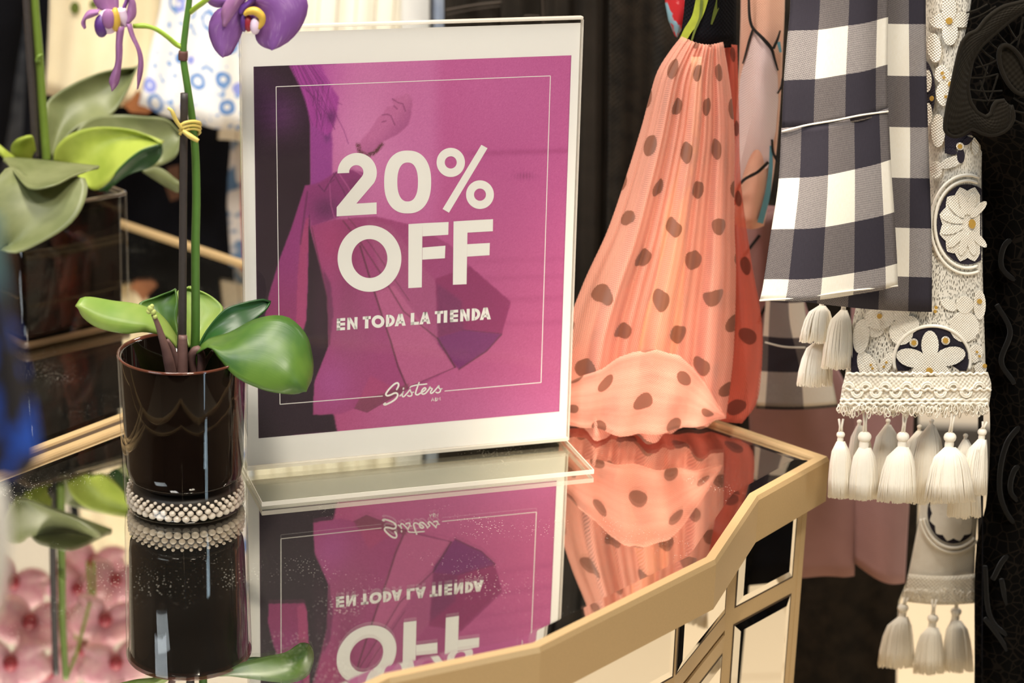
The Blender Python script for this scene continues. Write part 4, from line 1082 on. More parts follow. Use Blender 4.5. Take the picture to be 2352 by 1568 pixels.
M_LACEK = fabric('navy_embroidery_ground', rgb(44, 38, 50), rgb(34, 30, 40), 1100, .8)
M_GOLDT = plain('gold_thread', rgb(200, 158, 70), .5, .2, .2, 900)
M_THREAD = plain('white_tassel_thread', rgb(250, 242, 226), .7, 0, .03, 300)
M_TRIM = fabric('white_braid', rgb(246, 238, 220), rgb(236, 226, 206), 700, .8, .2, 80, .8)

RT = -620   # how far above the frame the hanging pieces go on
# ---- black garments behind the sign
g = garment('black_jacket', 1090, 40, .40, 'black jacket with a stitched hem seam, hanging behind the sign top', 'black garments behind the sign')
L = [(1018, RT, .41), (1020, 0, .40), (1020, 500, .40)]; R = [(1165, RT, .41), (1160, 0, .40), (1158, 500, .40)]
patch('body_panel', L, R, M_BLACK, g, 24, 20, .01, ((.003, 2, .1),))
m = MB(); yt(m, [(1022, 24), (1090, 12), (1158, 4)], .0010, .386); yt(m, [(1024, 34), (1092, 21), (1158, 13)], .0005, .386); m.build('hem_seam', M_SEAM, g)
g = garment('black_trousers', 1205, 40, .385, 'black trousers with a side pocket, between the jacket and the velvet skirt', 'black garments behind the sign')
patch('leg', [(1148, RT, .39), (1150, 0, .385), (1150, 900, .385)], [(1262, RT, .39), (1258, 0, .385), (1255, 900, .385)], M_BLACK, g, 24, 24, .014, ((.003, 1.5, .2),))
m = MB(); yt(m, [(1244, -200), (1246, 0), (1248, 60), (1247, 200)], .0009, .376); yt(m, [(1188, 40), (1215, 36), (1240, 38)], .0006, .371); m.build('pocket_seam', M_SEAM, g)
g = garment('black_skirt', 1335, 300, .37, 'long black skirt with soft vertical folds, hanging just right behind the sign', 'black garments behind the sign')
patch('panel', [(1245, RT, .38), (1250, 0, .375), (1245, 500, .37), (1230, 1150, .37)], [(1425, RT, .38), (1420, 0, .37), (1415, 500, .36), (1400, 1150, .36)], M_BLACK, g, 40, 30, .012, ((.006, 2.2, .3), (.002, 5, .1)))
g = garment('black_velvet_dress', 1480, 300, .35, 'black velvet dress hanging between the sign and the coral tulle sleeve', 'black garments behind the sign')
patch('panel', [(1395, RT, .36), (1400, 0, .355), (1395, 500, .35), (1370, 1150, .345)], [(1740, RT, .37), (1740, 0, .37), (1700, 500, .36), (1690, 1150, .35)], M_BLACK2, g, 50, 30, .012, ((.007, 2.6, .55), (.002, 7, .2)))

# ---- coral tulle sleeve on the black floral dress
g = garment('tulle_sleeve_dress', 1620, 95, .13, 'black floral dress whose gathered coral polka-dot tulle sleeve hangs over the table', cat='dress')
L = [(1580, RT, .13), (1578, -100, .13), (1572, 20, .13), (1562, 92, .128)]; R = [(1692, RT, .14), (1692, -100, .14), (1690, 30, .14), (1690, 108, .14)]
sf = surf(L, R, .012)
sl = patch('sleeve', L, R, M_NAVY, g, 16, 24, .012)
M_PGREEN = plain('green_print', rgb(150, 160, 44), .8, 0, .35, 160); M_PDGREEN = plain('dark_green_print', rgb(92, 104, 34), .8, 0, .4, 200)
mm_ = MB(); ribbon(mm_, [(1625, -60), (1612, 0), (1600, 40), (1580, 70), (1568, 92)], [30, 30, 26, 20, 16], sf); mm_.build('printed_stem', M_PGREEN, sl)
mm_ = MB(); ribbon(mm_, [(1612, 0), (1608, 40), (1596, 70), (1588, 95)], [7, 6, 5, 4], sf, .0016); ribbon(mm_, [(1662, -60), (1652, 0), (1642, 30), (1634, 56)], [22, 18, 11, 4], sf); mm_.build('printed_stem', M_PDGREEN, sl)
n = N('floral_print_red_blue'); uv = n.uv(); c1 = n.step(n.noise(uv, 45, 3), .47, .52)
cfl = n.mix(c1, rgb(150, 196, 214), rgb(214, 38, 44)); cfl = n.mix(n.step(n.noise(uv, 160, 2), .62, .7), cfl, rgb(238, 120, 120))
M_FLORAL = n.done(n.bsdf(cfl, .8).outputs[0])
patch('sleeve_back', [(1520, RT, .18), (1524, -100, .18), (1528, 0, .18), (1534, 40, .18), (1550, 80, .18)], [(1600, RT, .17), (1600, -100, .17), (1596, 0, .17), (1580, 40, .17), (1556, 82, .178)], M_FLORAL, g, 12, 20, .006)
n = N('tulle_inner_print'); uv = n.uv(); s_ = n.n('ShaderNodeSeparateXYZ'); n.l(uv, s_.inputs[0])
k1 = n.step(n.math('ADD', s_.outputs[1], n.math('MULTIPLY', n.noise(uv, 60, 3), .05)), .055, .075)
k2 = n.step(n.math('ADD', s_.outputs[1], n.math('MULTIPLY', n.noise(uv, 50, 3), .06)), .115, .14)
ci = n.mix(k1, rgb(232, 222, 170), n.mix(n.step(n.noise(uv, 90, 2), .45, .55), rgb(52, 56, 40), rgb(180, 160, 60))); ci = n.mix(k2, ci, rgb(240, 196, 60))
M_INNER = n.done(n.bsdf(ci, .8).outputs[0])
patch('inner_ribbon', [(1588, 130, .118), (1572, 330, .112), (1528, 480, .106), (1508, 640, .102), (1488, 700, .100), (1462, 815, .098)], [(1612, 130, .118), (1606, 330, .112), (1578, 480, .106), (1572, 640, .102), (1562, 780, .098), (1545, 838, .097)], M_INNER, g, 8, 24, .001)
skw = lambda q, u, t: Vector((q.x, q.y, q.z - .0060 * math.sin(math.pi * min(1, u * 1.15)) * t ** 5))
patch('tulle_front', [(1566, 84, .118), (1546, 108, .116), (1512, 160, .112), (1494, 215, .110), (1474, 290, .108), (1440, 400, .104), (1395, 530, .100), (1340, 650, .098), (1298, 770, .096), (1284, 900, .095), (1290, 972, .094)],
      [(1660, 96, .124), (1672, 166, .118), (1683, 253, .112), (1687, 330, .108), (1686, 430, .104), (1687, 530, .100), (1690, 620, .098), (1684, 814, .096), (1667, 960, .094)], M_TULLE, g, 90, 60, .018, ((.008, 3.0, .1, .5), (.0045, 6.3, .4, .3), (.0016, 13, .2)), warp=skw)
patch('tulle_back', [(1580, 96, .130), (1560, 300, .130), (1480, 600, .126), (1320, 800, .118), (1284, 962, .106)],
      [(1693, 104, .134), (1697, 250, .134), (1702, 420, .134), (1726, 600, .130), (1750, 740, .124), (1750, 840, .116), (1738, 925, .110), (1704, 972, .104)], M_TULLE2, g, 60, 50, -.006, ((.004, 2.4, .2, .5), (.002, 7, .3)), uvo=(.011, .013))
fy = lambda x: .088 - .020 * math.sin(math.pi * min(1, max(0, (x - 1288) / 380)))
top = [(1292, 886), (1340, 862), (1385, 846), (1420, 822), (1455, 808), (1500, 801), (1535, 812), (1560, 815), (1590, 842), (1626, 890), (1665, 955)]
bot = [(1290, 968), (1330, 977), (1370, 986), (1410, 996), (1445, 1001), (1480, 998), (1520, 993), (1560, 986), (1600, 977), (1635, 969), (1668, 961)]
patch('tulle_frill', [(x, y_, fy(x) - .006) for x, y_ in top], [(x, y_, fy(x) - .007) for x, y_ in bot], M_TULLE, g, 16, 60, .0, ((.0012, 1.0, .2),), uvo=(.02, .01), straight=True, warp=lambda q, u, t: Vector((q.x, q.y + .0022 * math.sin(26 * t + 2 * u) * (.4 + u), q.z)))

# ---- pink line-print dress
g = garment('pink_line_print_dress', 1745, 300, .18, 'pale pink dress with black contour lines, hanging between coral tulle and gingham', cat='dress')
M_SALM = fabric('salmon_crepe', rgb(248, 196, 170), rgb(244, 184, 158), 1200, .75, .2); M_PALEP = fabric('pale_pink_crepe', rgb(244, 222, 220), rgb(240, 214, 212), 1200, .75, .2)
M_LINE = plain('black_print_line', rgb(24, 20, 20), .8); M_SKYB = plain('sky_blue_print', rgb(112, 178, 202), .8)
L = [(1700, RT, .185), (1702, 0, .18), (1698, 150, .176), (1690, 300, .172), (1685, 480, .168), (1683, 512, .168)]; R = [(1802, RT, .185), (1802, 0, .18), (1798, 100, .176), (1790, 260, .172), (1776, 400, .168), (1754, 518, .168)]
sf = surf(L, R, .012)
sl = patch('sleeve', L, R, M_SALM, g, 20, 40, .012, closed_back=.012)
decal('pale_patch', [(1730, 72), (1760, 95), (1778, 118), (1786, 160), (1788, 230), (1782, 300), (1764, 385), (1690, 425), (1686, 430), (1690, 300), (1700, 180), (1712, 130), (1722, 95)], sf, M_PALEP, sl, .0040)
mm_ = MB()
for pts, w in (([(1719, -60), (1720, 0), (1722, 40), (1729, 64), (1752, 88), (1772, 112), (1779, 135), (1787, 162)], [5, 5, 6, 7, 7, 9, 6, 4]), ([(1729, 68), (1720, 95), (1712, 125), (1706, 146)], [5, 5, 4, 3]), ([(1776, 112), (1786, 90), (1792, 70)], [7, 6, 4]), ([(1765, 372), (1740, 395), (1710, 412), (1696, 430), (1688, 470)], [7, 7, 7, 6, 6]), ([(1773, 320), (1776, 350), (1786, 372)], [5, 6, 6]), ([(1786, 215), (1794, 200), (1797, 180)], [4, 5, 4])):
    mm_ = MB(); ribbon(mm_, pts, w, sf, .0050); mm_.build('printed_line', M_LINE, sl)
for pts, w in (([(1771, 335), (1770, 390), (1762, 450), (1746, 512)], [6, 10, 13, 14]), ([(1788, 96), (1793, 120)], [8, 6])):
    mm_ = MB(); ribbon(mm_, pts, w, sf, .0046); mm_.build('printed_stripe', M_SKYB, sl)
M_PINKSHADE = fabric('shaded_pink_crepe', rgb(170, 130, 128), rgb(160, 122, 120), 1200, .75, .1)  # pink crepe darkened, the hem's shade is painted into the colour
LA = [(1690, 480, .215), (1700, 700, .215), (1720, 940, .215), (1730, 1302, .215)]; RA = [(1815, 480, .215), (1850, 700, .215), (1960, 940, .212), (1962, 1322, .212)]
patch('skirt_panel', LA, RA, M_PINKSHADE, g, 24, 30, .010, ((.003, 1.5, .2),), closed_back=.01)
patch('skirt_panel', [(1955, 640, .212), (1957, 940, .212), (1962, 1292, .212)], [(2100, 640, .215), (2098, 940, .215), (2078, 1338, .215)], M_PINKSHADE, g, 24, 30, .016, closed_back=.01)
sfa = surf(LA, RA, .010)
for pts in ([(1745, 540), (1718, 575), (1700, 600)], [(1768, 690), (1752, 715), (1742, 742)]):
    mm_ = MB(); ribbon(mm_, pts, 7, sfa, .005); mm_.build('printed_line', M_LINE, g)

# ---- black garments low behind the table
g = garment('black_coat', 1950, 1450, .36, 'long black coat hanging low behind the pink dress, beside the table side', cat='coat')
patch('panel', [(1690, RT, .39), (1680, 0, .385), (1600, 560, .37), (1600, 900, .37), (1600, 1300, .36), (1600, 1800, .36)], [(2120, RT, .39), (2116, 0, .385), (2110, 560, .37), (2110, 900, .37), (2104, 1290, .36), (2078, 1330, .36), (2062, 1420, .36), (2060, 1800, .36)], M_BLACK2, g, 40, 30, .012, ((.005, 2.5, .1),))

# ---- gingham shirt
g = garment('gingham_shirt', 1920, 300, -.004, 'navy and white gingham shirt with a cuffed sleeve, hanging above the table corner', cat='shirt')
LU = [(1818, RT, .004), (1816, 0, 0), (1808, 100, -.002), (1800, 200, -.004), (1796, 300, -.004)]; RU = [(2044, RT, .004), (2040, 0, 0), (2038, 120, -.002), (2038, 200, -.003), (2039, 258, -.004)]
patch('sleeve', LU, RU, gingham('gingham_sleeve', .0190, .0288, 0, 0), g, 30, 40, .010, ((.0012, 2, .2),), closed_back=.012, v0px=55, u0px=1876)
LC = [(1795, 294, -.004), (1788, 420, -.008), (1770, 540, -.010), (1752, 660, -.011), (1745, 690, -.011)]; RC = [(2040, 248, -.004), (2046, 380, -.008), (2053, 480, -.010), (2060, 600, -.011), (2062, 656, -.011)]
patch('cuff', LC, RC, gingham('gingham_cuff', .0205, .0318, 0, 0), g, 30, 30, .0105, ((.001, 1.5, .3),), closed_back=.012, v0px=388, u0px=1897)
m = MB(); sfu = surf(LC, RC, .012); yt(m, [(1796, 302), (1850, 288), (1920, 276), (1980, 264), (2040, 256)], .0006, lambda x, y: -.005 - .010 * math.sin(math.pi * min(1, max(0, (x - 1796) / 244))), .0008); m.build('cuff_piping', M_LACEW, g)
m = MB(); yt(m, [(1745, 690), (1850, 682), (1950, 668), (2062, 656)], .0006, lambda x, y: -.011 - .0105 * math.sin(math.pi * min(1, max(0, (x - 1745) / 317))), .0002); m.build('cuff_hem', M_LACEW, g)
patch('front_panel', [(1900, RT, .018), (1900, 0, .016), (1890, 300, .014), (1850, 500, .012), (1828, 690, .012)], [(2130, RT, .016), (2126, 0, .014), (2128, 180, .012), (2134, 380, .010), (2140, 560, .010), (2140, 716, .010)], gingham('gingham_front', .0190, .0312, 0, 0), g, 30, 40, .005, v0px=50, u0px=2035)
patch('shirt_tail', [(1770, 560, .185), (1757, 720, .185), (1746, 850, .185), (1737, 938, .185)], [(1850, 560, .18), (1850, 720, .18), (1905, 850, .18), (1924, 934, .18)], gingham('gingham_tail', .0275, .0265, 0, 0), g, 20, 24, .004, v0px=850, u0px=1838)
m = MB(); yt(m, [(1757, 786), (1800, 796), (1850, 798)], .0005, .177); m.build('tail_stitching', M_LACEW, g)

# ---- white lace dress with tassels
g = garment('white_lace_dress', 2190, 500, .022, 'white lace dress with navy and gold flowers and tasselled sleeve, right of the gingham shirt', cat='dress')
L = [(2112, RT, .030), (2110, 0, .030), (2106, 400, .030), (2030, 560, .030), (1970, 690, .030), (1940, 868, .028)]; R = [(2292, RT, .022), (2290, 0, .022), (2256, 320, .022), (2256, 600, .022), (2260, 740, .022), (2264, 868, .022)]
lf = surf(L, R, .010)
sl = patch('sleeve', L, R, M_LACE, g, 30, 50, .010)
patch('sleeve_lining', [(a, b, c + .006) for a, b, c in L], [(a, b, c + .006) for a, b, c in R], M_LINING, g, 20, 40, .008)
def motif(name, pts, mat, eps=.0014, thick=.0006): return decal(name, pts, lf, mat, sl, eps, thick)
# medallion
cx, cy = 2222, 515
for r0, w in ((86, 5), (76, 4.5)):
    m = MB(); yt(m, [(cx + r0 * .98 * math.cos(math.radians(a)), cy + (r0 * 1.32) * math.sin(math.radians(a))) for a in range(72, 289, 12)], .0010, lf, .0018, 6, 60); m.build('embroidered_ring', M_LACEW, sl)
motif('medallion_ground', [p for p in ell(cx, cy, 70, 92, 0, 40) if p[0] < 2256] , M_LACEK, .0012)
pts = []
for k in range(72):
    a = 2 * math.pi * k / 72; r = 1 - .11 * abs(math.sin(6 * a)) ** .6 * 0 - .13 * (abs((k % 6) - 3) / 3.0)
    pts.append((cx + 66 * r * math.cos(a), cy + 88 * r * math.sin(a)))
motif('medallion_flower', [p for p in pts if p[0] < 2255], M_LACEW, .0020, .0008)
for k in range(12):
    a = math.radians(30 * k + 15); x, y_ = cx + 36 * math.cos(a), cy + 48 * math.sin(a)
    if x < 2250: motif('medallion_petal', ell(x, y_, 9, 26, math.degrees(a) + 90 - 0, 12), M_LACEW, .0028, .0008)
motif('gold_dot', ell(2233, 514, 8, 11, 0, 12), M_GOLDT, .0034, .0006)
# star flower above the braid
cx, cy = 2141, 828
motif('flower_ground', [p for p in ell(cx, cy, 83, 76, 0, 40) if p[1] < 860], M_LACEK, .0012)
m = MB(); yt(m, [(cx + 88 * math.cos(math.radians(a)), cy + 80 * math.sin(math.radians(a))) for a in range(165, 376, 10)], .0011, lf, .0018, 6, 50); m.build('embroidered_ring', M_LACEW, sl)
for x, y_, rx, ry, rot in ((2136, 792, 20, 33, 0), (2094, 822, 36, 21, 14), (2182, 818, 36, 21, -14), (2118, 850, 26, 15, -20), (2158, 850, 26, 15, 20), (2136, 835, 22, 22, 0)):
    motif('petal', ell(x, y_, rx, ry, rot, 18), M_LACEW, .0024, .0008)
for x, y_, r in ((2135, 852, 8), (2099, 787, 6), (2172, 782, 6.5)): 
    motif('gold_dot', ell(x, y_, r, r, 0, 12), M_GOLDT, .0034, .0006)
for x, y_, r in ((2099, 787, 10), (2172, 782, 10)): motif('petal', ell(x, y_, r, r, 0, 14), M_LACEW, .0022, .0008)
for k, (x, y_, rx, ry, rot) in enumerate(((2010, 748, 24, 27, 10), (2070, 762, 28, 30, 0), (1978, 772, 19, 40, 6), (1986, 838, 16, 34, -14), (2036, 836, 12, 30, 24), (2000, 838, 12, 28, -22), (2215, 750, 34, 36, 0), (2216, 700, 20, 20, 0), (2250, 700, 14, 34, 0), (2240, 812, 16, 22, 20), (2252, 846, 14, 14, 0), (2020, 730, 34, 26, 0), (2180, 700, 20, 12, 30), (2060, 718, 30, 18, 0), (2090, 745, 22, 20, 0))):
    motif('petal', ell(x, y_, rx, ry, rot, 16), M_LACEW, .0016 + .0002 * (k % 3), .0008)
for x, y_, r in ((2000, 838, 3), (2004, 846, 3), (2036, 832, 3), (2030, 842, 3), (2250, 692, 6), (2148, 715, 4), (2020, 726, 6), (2150, 706, 4), (2244, 808, 3), (2250, 818, 3), (2262, 840, 5)):
    motif('gold_dot', ell(x, y_, r, r, 0, 10), M_GOLDT, .0030, .0006)
motif('navy_crescent', [p for p in ell(1952, 828, 26, 44, 0, 30) if p[0] > 1950], M_LACEK, .0012)
# upper flowers and the half disc beside the shirt
for x, y_, rx, ry, rot in ((2180, 20, 17, 30, 0), (2182, 72, 18, 32, 0), (2160, 48, 24, 17, 0), (2208, 46, 24, 17, 0), (2146, 110, 16, 34, -8), (2164, 170, 17, 20, 0), (2168, 215, 18, 28, 0), (2190, 190, 14, 24, 10), (2155, 300, 16, 38, 0), (2150, 390, 14, 20, 0), (2240, 335, 8, 20, 0), (2186, 372, 30, 12, -20)):
    motif('petal', ell(x, y_, rx, ry, rot, 18), M_LACEW, .0016 + .0002 * (int(x) % 3), .0008)
for x, y_, r in ((2180, 48, 8), (2184, 193, 7), (2164, 168, 4), (2168, 178, 3.5), (2172, 222, 3.5)): motif('gold_dot', ell(x, y_, r, r, 0, 12), M_GOLDT, .0030, .0006)
motif('navy_crescent', [p for p in ell(2112, 212, 36, 80, 0, 40) if p[0] > 2112], M_LACEK, .0014)
motif('petal', ell(2130, 186, 10, 26, 0, 14), M_LACEW, .0022, .0006); motif('petal', ell(2132, 262, 9, 26, 0, 14), M_LACEW, .0022, .0006); motif('gold_dot', ell(2140, 226, 5, 6, 0, 10), M_GOLDT, .0032, .0006)
# small four-petal flower
motif('navy_patch', [(2170, 306), (2176, 292), (2196, 300), (2214, 312), (2226, 302), (2250, 318), (2230, 322), (2200, 338), (2185, 352), (2170, 352)], M_LACEK, .0012)
for x, y_, rx, ry, rot in ((2222, 324, 12, 7, -40), (2207, 358, 9, 17, 0), (2184, 348, 15, 7, 8)): motif('navy_petal', ell(x, y_, rx, ry, rot, 14), M_LACEK, .0022, .0006)
motif('petal', ell(2205, 336, 9, 9, 0, 12), M_LACEW, .0026, .0006); motif('gold_dot', ell(2205, 336, 5.5, 5.5, 0, 10), M_GOLDT, .0032, .0006)
# braid trim
LT = [(1944, 854, .018), (1935, 888, .017), (1928, 934, .016)]; RTm = [(2268, 854, .012), (2276, 884, .011), (2270, 934, .010)]
tf = surf(LT, RTm, .010)
tr = patch('braid_trim', LT, RTm, M_TRIM, g, 30, 10, .010, thick=.0012)
m = MB()
yt(m, [(1944 + 8.1 * k, 858 + 2.2 * (-1) ** k) for k in range(41)], .0008, tf, .001, 5, 120)
yt(m, [(1936 + 8.5 * k, 894 + 2.5 * (-1) ** k) for k in range(41)], .0009, tf, .0014, 5, 120)
yt(m, [(1930 + 8.5 * k, 918 + 1.8 * (-1) ** k) for k in range(41)], .0009, tf, .0012, 5, 120)
yt(m, [(1929 + 8.5 * k, 926 + 2.0 * (-1) ** (k + 1)) for k in range(41)], .0009, tf, .0012, 5, 120)
m.build('braid_cord', M_THREAD, tr)
for i, x in enumerate((1949, 1989, 2034, 2083, 2130, 2190, 2249)):
    m = MB()
    for r in (13, 9): yt(m, [(x + r * math.cos(math.radians(a)), 891 - r * math.sin(math.radians(a))) for a in range(0, 181, 20)], .0007, tf, .0018, 5, 20)
    m.build('braid_arch', M_THREAD, tr)
for i, x in enumerate((1969, 2012, 2058, 2104, 2160, 2219)):
    m = MB()
    for r in (13, 9): yt(m, [(x + r * math.cos(math.radians(a)), 899 + r * math.sin(math.radians(a))) for a in range(0, 181, 20)], .0007, tf, .0018, 5, 20)
    m.build('braid_arch', M_THREAD, tr)
rf = random.Random(7)
def loops(x0, x1, y0, y1, Yf, cnt, name, parent, ln=(12, 26)):
    m = MB()
    for k in range(cnt):
        x = x0 + (x1 - x0) * (k + .6 * rf.random()) / cnt; yb = y0 + (y1 - y0) * rf.random() * .4; h = rf.uniform(*ln); w = rf.uniform(3, 6); tl = rf.uniform(-6, 6)
        d = rf.uniform(-.003, .003)
        P = [(x, yb), (x - w + tl * .5, yb + h * .55), (x + tl, yb + h), (x + w + tl, yb + h * .7), (x + 1.5, yb)]
        m.tube([at(a, b, (Yf(a, b) if callable(Yf) else Yf) + d) for a, b in crom(P, 11)], .00035, 4)
    return tag(m.build(name, M_THREAD, parent), kind='stuff')
loops(1926, 2270, 926, 952, lambda x, y_: tf(x, 930), 150, 'loop_fringe', tr)
def tassel(parent, hx, hy, x0, x1, yb, Y, head=11, cnt=130, cord=None, mat=None):
    m = MB()
    mat = mat or M_THREAD
    if head:
        c = at(hx, hy, Y); s = (at(hx + 1, hy, Y) - c).length
        m.ball(c, head * s, 12, 8, (1, .9, .85)); m.lathe((c.x, c.y, c.z), [(head * s * .62, -head * s * .5), (head * s * .72, -head * s * 1.0), (head * s * .70, -head * s * 1.7), (head * s * .85, -head * s * 2.0)], 12)
        if cord:
            m.tube([at(hx - 3, hy - 6, Y), at((hx + cord[0]) / 2 - 2, (hy + cord[1]) / 2, Y - .001), at(cord[0] - 5, cord[1], Y - .001)], .00075, 5)
            m.tube([at(hx + 3, hy - 6, Y), at((hx + cord[0]) / 2 + 2, (hy + cord[1]) / 2, Y - .001), at(cord[0] + 5, cord[1], Y - .001)], .00075, 5)
        o = m.build('tassel', mat, parent); y0 = hy + head * 1.6; hw = head * .8
    else:
        y0 = hy; hw = 12; o = parent
    dz = (x1 - x0) * .42 * .00027
    m = MB(); xm = (x0 + x1) / 2
    for k in range(cnt):
        a = 2 * math.pi * rf.random(); rr = math.sqrt(rf.random()); ux, uy = rr * math.cos(a), rr * math.sin(a)
        if k > cnt * .35: ux, uy = math.cos(a) * .97, -abs(math.sin(a))   # most threads on the side that faces the room
        bx = xm + ux * (x1 - x0) / 2 * rf.uniform(.9, 1.04); ye = yb + rf.uniform(-5, 5) - 4 * abs(ux)
        pts = []; wob = rf.uniform(-3, 3)
        for t in (0, .18, .4, .7, 1.0):
            s = t ** .42
            pts.append(at(hx + ux * hw + (bx - hx - ux * hw) * s + wob * math.sin(3 * t), y0 + (ye - y0) * t, Y + uy * dz * (.3 + .7 * s)))
        m.tube(pts, [.0006, .00068, .00068, .0006, .00042], 4)
    t_ = m.build('tassel_threads', mat, o); t_['kind'] = 'stuff'
    return o
for hx, hy, x0, x1, yb, Y, hd, co in ((1931, 998, 1902, 1958, 1142, .022, 10, (1932, 962)), (1986, 1003, 1950, 2016, 1146, .016, 16, (1988, 940)), (2074, 1003, 2014, 2106, 1152, .010, 15, (2080, 944)), (2182, 1004, 2122, 2240, 1152, .006, 15, (2190, 944)), (2256, 992, 2204, 2266, 1136, .010, 11, (2262, 968))):
    tassel(g, hx, hy, x0, x1, yb, Y, hd, 280, co)
for hx, hy, x0, x1, yb, Y in ((2140, 966, 2080, 2176, 1156, .030), (2040, 966, 1992, 2078, 1132, .036), (2218, 1000, 2176, 2254, 1188, .028), (1974, 968, 1944, 2010, 1122, .040), (2112, 980, 2060, 2140, 1140, .042)):
    tassel(g, hx, hy, x0, x1, yb, Y, 6, 150)
# the second tasselled edge, seen left below the shirt
for hx, hy, x0, x1, yb, Y in ((1888, 690, 1836, 1914, 786, .036), (1938, 700, 1886, 1960, 846, .030), (1884, 770, 1828, 1912, 886, .044)):
    tassel(g, hx, hy, x0, x1, yb, Y, 8, 190)
# lower hem of the dress
LH = [(2118, 1080, .125), (2112, 1180, .125), (2098, 1260, .125), (2084, 1330, .125)]; RH = [(2262, 1080, .118), (2246, 1180, .118), (2240, 1260, .118), (2238, 1330, .118)]
hf = surf(LH, RH, .006)
hm = patch('lower_hem', LH, RH, M_LACEW, g, 20, 20, .006)
decal('medallion_ground', [p for p in ell(2190, 1178, 60, 70, 0, 40) if p[0] < 2236], hf, M_LACEK, hm, .0012)
pts = []
for k in range(72):
    a = 2 * math.pi * k / 72; r = 1 - .13 * (abs((k % 6) - 3) / 3.0); pts.append((2190 + 56 * r * math.cos(a), 1178 + 66 * r * math.sin(a)))
decal('medallion_flower', [p for p in pts if p[0] < 2236], hf, M_LACEW, hm, .002, .0008)
for r in (1.14, 1.28):
    m = MB(); yt(m, [(2190 + 60 * r * math.cos(math.radians(a)), 1178 + 70 * r * math.sin(math.radians(a))) for a in range(45, 180, 9)], .0011, hf, .0018, 6, 40); m.build('embroidered_ring', M_LACEW, hm)
patch('lower_braid', [(2086, 1318, .121), (2076, 1380, .120)], [(2240, 1318, .112), (2238, 1384, .112)], M_TRIM, g, 16, 8, .004, thick=.0012)
loops(2076, 2238, 1350, 1372, .112, 60, 'loop_fringe', g)
for hx, hy, x0, x1, yb, Y, co in ((2074, 1396, 2014, 2100, 1532, .112, (2082, 1372)), (2143, 1420, 2098, 2168, 1546, .108, (2146, 1376)), (2196, 1404, 2164, 2236, 1542, .114, (2198, 1376))):
    tassel(g, hx, hy, x0, x1, yb, Y, 13, 150, co)

# ---- black lace dress at the right edge
g = garment('black_lace_dress', 2330, 600, .04, 'black guipure lace dress with raised scrolls at the right edge of the photo', cat='dress')
n = N('black_lace_net'); uv = n.uv(); v = n.n('ShaderNodeTexVoronoi', feature='DISTANCE_TO_EDGE'); v.inputs['Scale'].default_value = 150; n.l(uv, v.inputs[0])
ck = n.mix(n.math('LESS_THAN', v.outputs['Distance'], .055), rgb(7, 6, 5), rgb(24, 20, 16))
M_BNET = n.done(n.bsdf(ck, .9, Specular_IOR_Level=0.05).outputs[0])
M_SCROLL = fabric('black_satin_stitch', rgb(30, 25, 17), rgb(23, 19, 13), 500, .8, .05, 30, .8)
M_SCROLLD = fabric('black_satin_stitch_low', rgb(17, 15, 12), rgb(13, 11, 9), 500, .8, .1, 30, .8)
patch('body', [(2300, RT, .006), (2232, 0, .006), (2206, 130, .006), (2190, 240, .006), (2196, 296, .006), (2246, 312, .012), (2256, 420, .040), (2258, 600, .05), (2262, 850, .05), (2274, 960, .05), (2266, 1150, .05), (2242, 1260, .05), (2238, 1568, .05), (2230, 1900, .05)], [(2640, RT, .02), (2640, 0, .02), (2640, 400, .02), (2640, 900, .02), (2640, 1300, .02), (2640, 1900, .02)], M_BNET, g, 40, 60, .01, ((.004, 3, .2),))
patch('added_dark_layer', [(2256, 330, .035), (2258, 700, .036), (2256, 1570, .036)], [(2250, 330, .12), (2248, 700, .12), (2246, 1446, .12)], M_NAVY, g, 12, 20, .004)  # added dark sheet, itself unseen, for the table's wing mirror to reflect
z8 = lambda pts: [(2050 + a / 4.126, b / 4.126) for a, b in pts]
YB = lambda x, y_: -.020 + .008 * (x - 2170) / 180
band = [(760, -40), (735, 60), (700, 220), (660, 380), (600, 620), (555, 860), (520, 1020), (500, 1230), (550, 1285), (640, 1285), (715, 1240), (760, 1215), (850, 1258), (960, 1275), (1080, 1220), (1140, 1120), (1130, 1010), (1060, 955), (985, 970), (935, 1075), (880, 1105), (800, 1060), (735, 960), (712, 800), (755, 560), (850, 420), (980, 300), (1130, 180), (1246, 96), (1300, 60), (1300, -40)]
# scroll as a strip between outer and inner outline
outer = [(1300, 0), (1180, 30), (1040, 70), (900, 170), (800, 290), (720, 330), (655, 420), (598, 640), (552, 870), (518, 1030), (500, 1230), (560, 1288), (650, 1280), (750, 1222), (850, 1262), (960, 1278), (1085, 1222), (1145, 1115), (1125, 1000)]
inner = [(1300, 70), (1200, 130), (1100, 205), (980, 305), (850, 425), (800, 490), (756, 565), (728, 700), (712, 810), (735, 960), (770, 1020), (800, 1062), (850, 1092), (880, 1106), (905, 1098), (935, 1072), (955, 1010), (985, 968), (1060, 952)]
Po = z8(outer); Pi = z8(inner)
patch('scroll', [(x, y_, YB(x, y_)) for x, y_ in Po], [(x, y_, YB(x, y_)) for x, y_ in Pi], M_SCROLL, g, 10, 90, .002, thick=.002)
for P_ in (Po, Pi):
    m = MB(); yt(m, P_, .0013, YB, .001, 6, 120); m.build('scroll_cord', M_SCROLL, g)
decal('leaf_motif', z8(ell(1150, 660, 110, 250, -24, 30)), YB, M_SCROLL, g, -.004, .002); m = MB(); P = z8(ell(1150, 660, 110, 250, -24, 24)); yt(m, P + [P[0]], .0014, YB, -.002, 6, 90); m.build('scroll_cord', M_SCROLL, g)
m = MB()
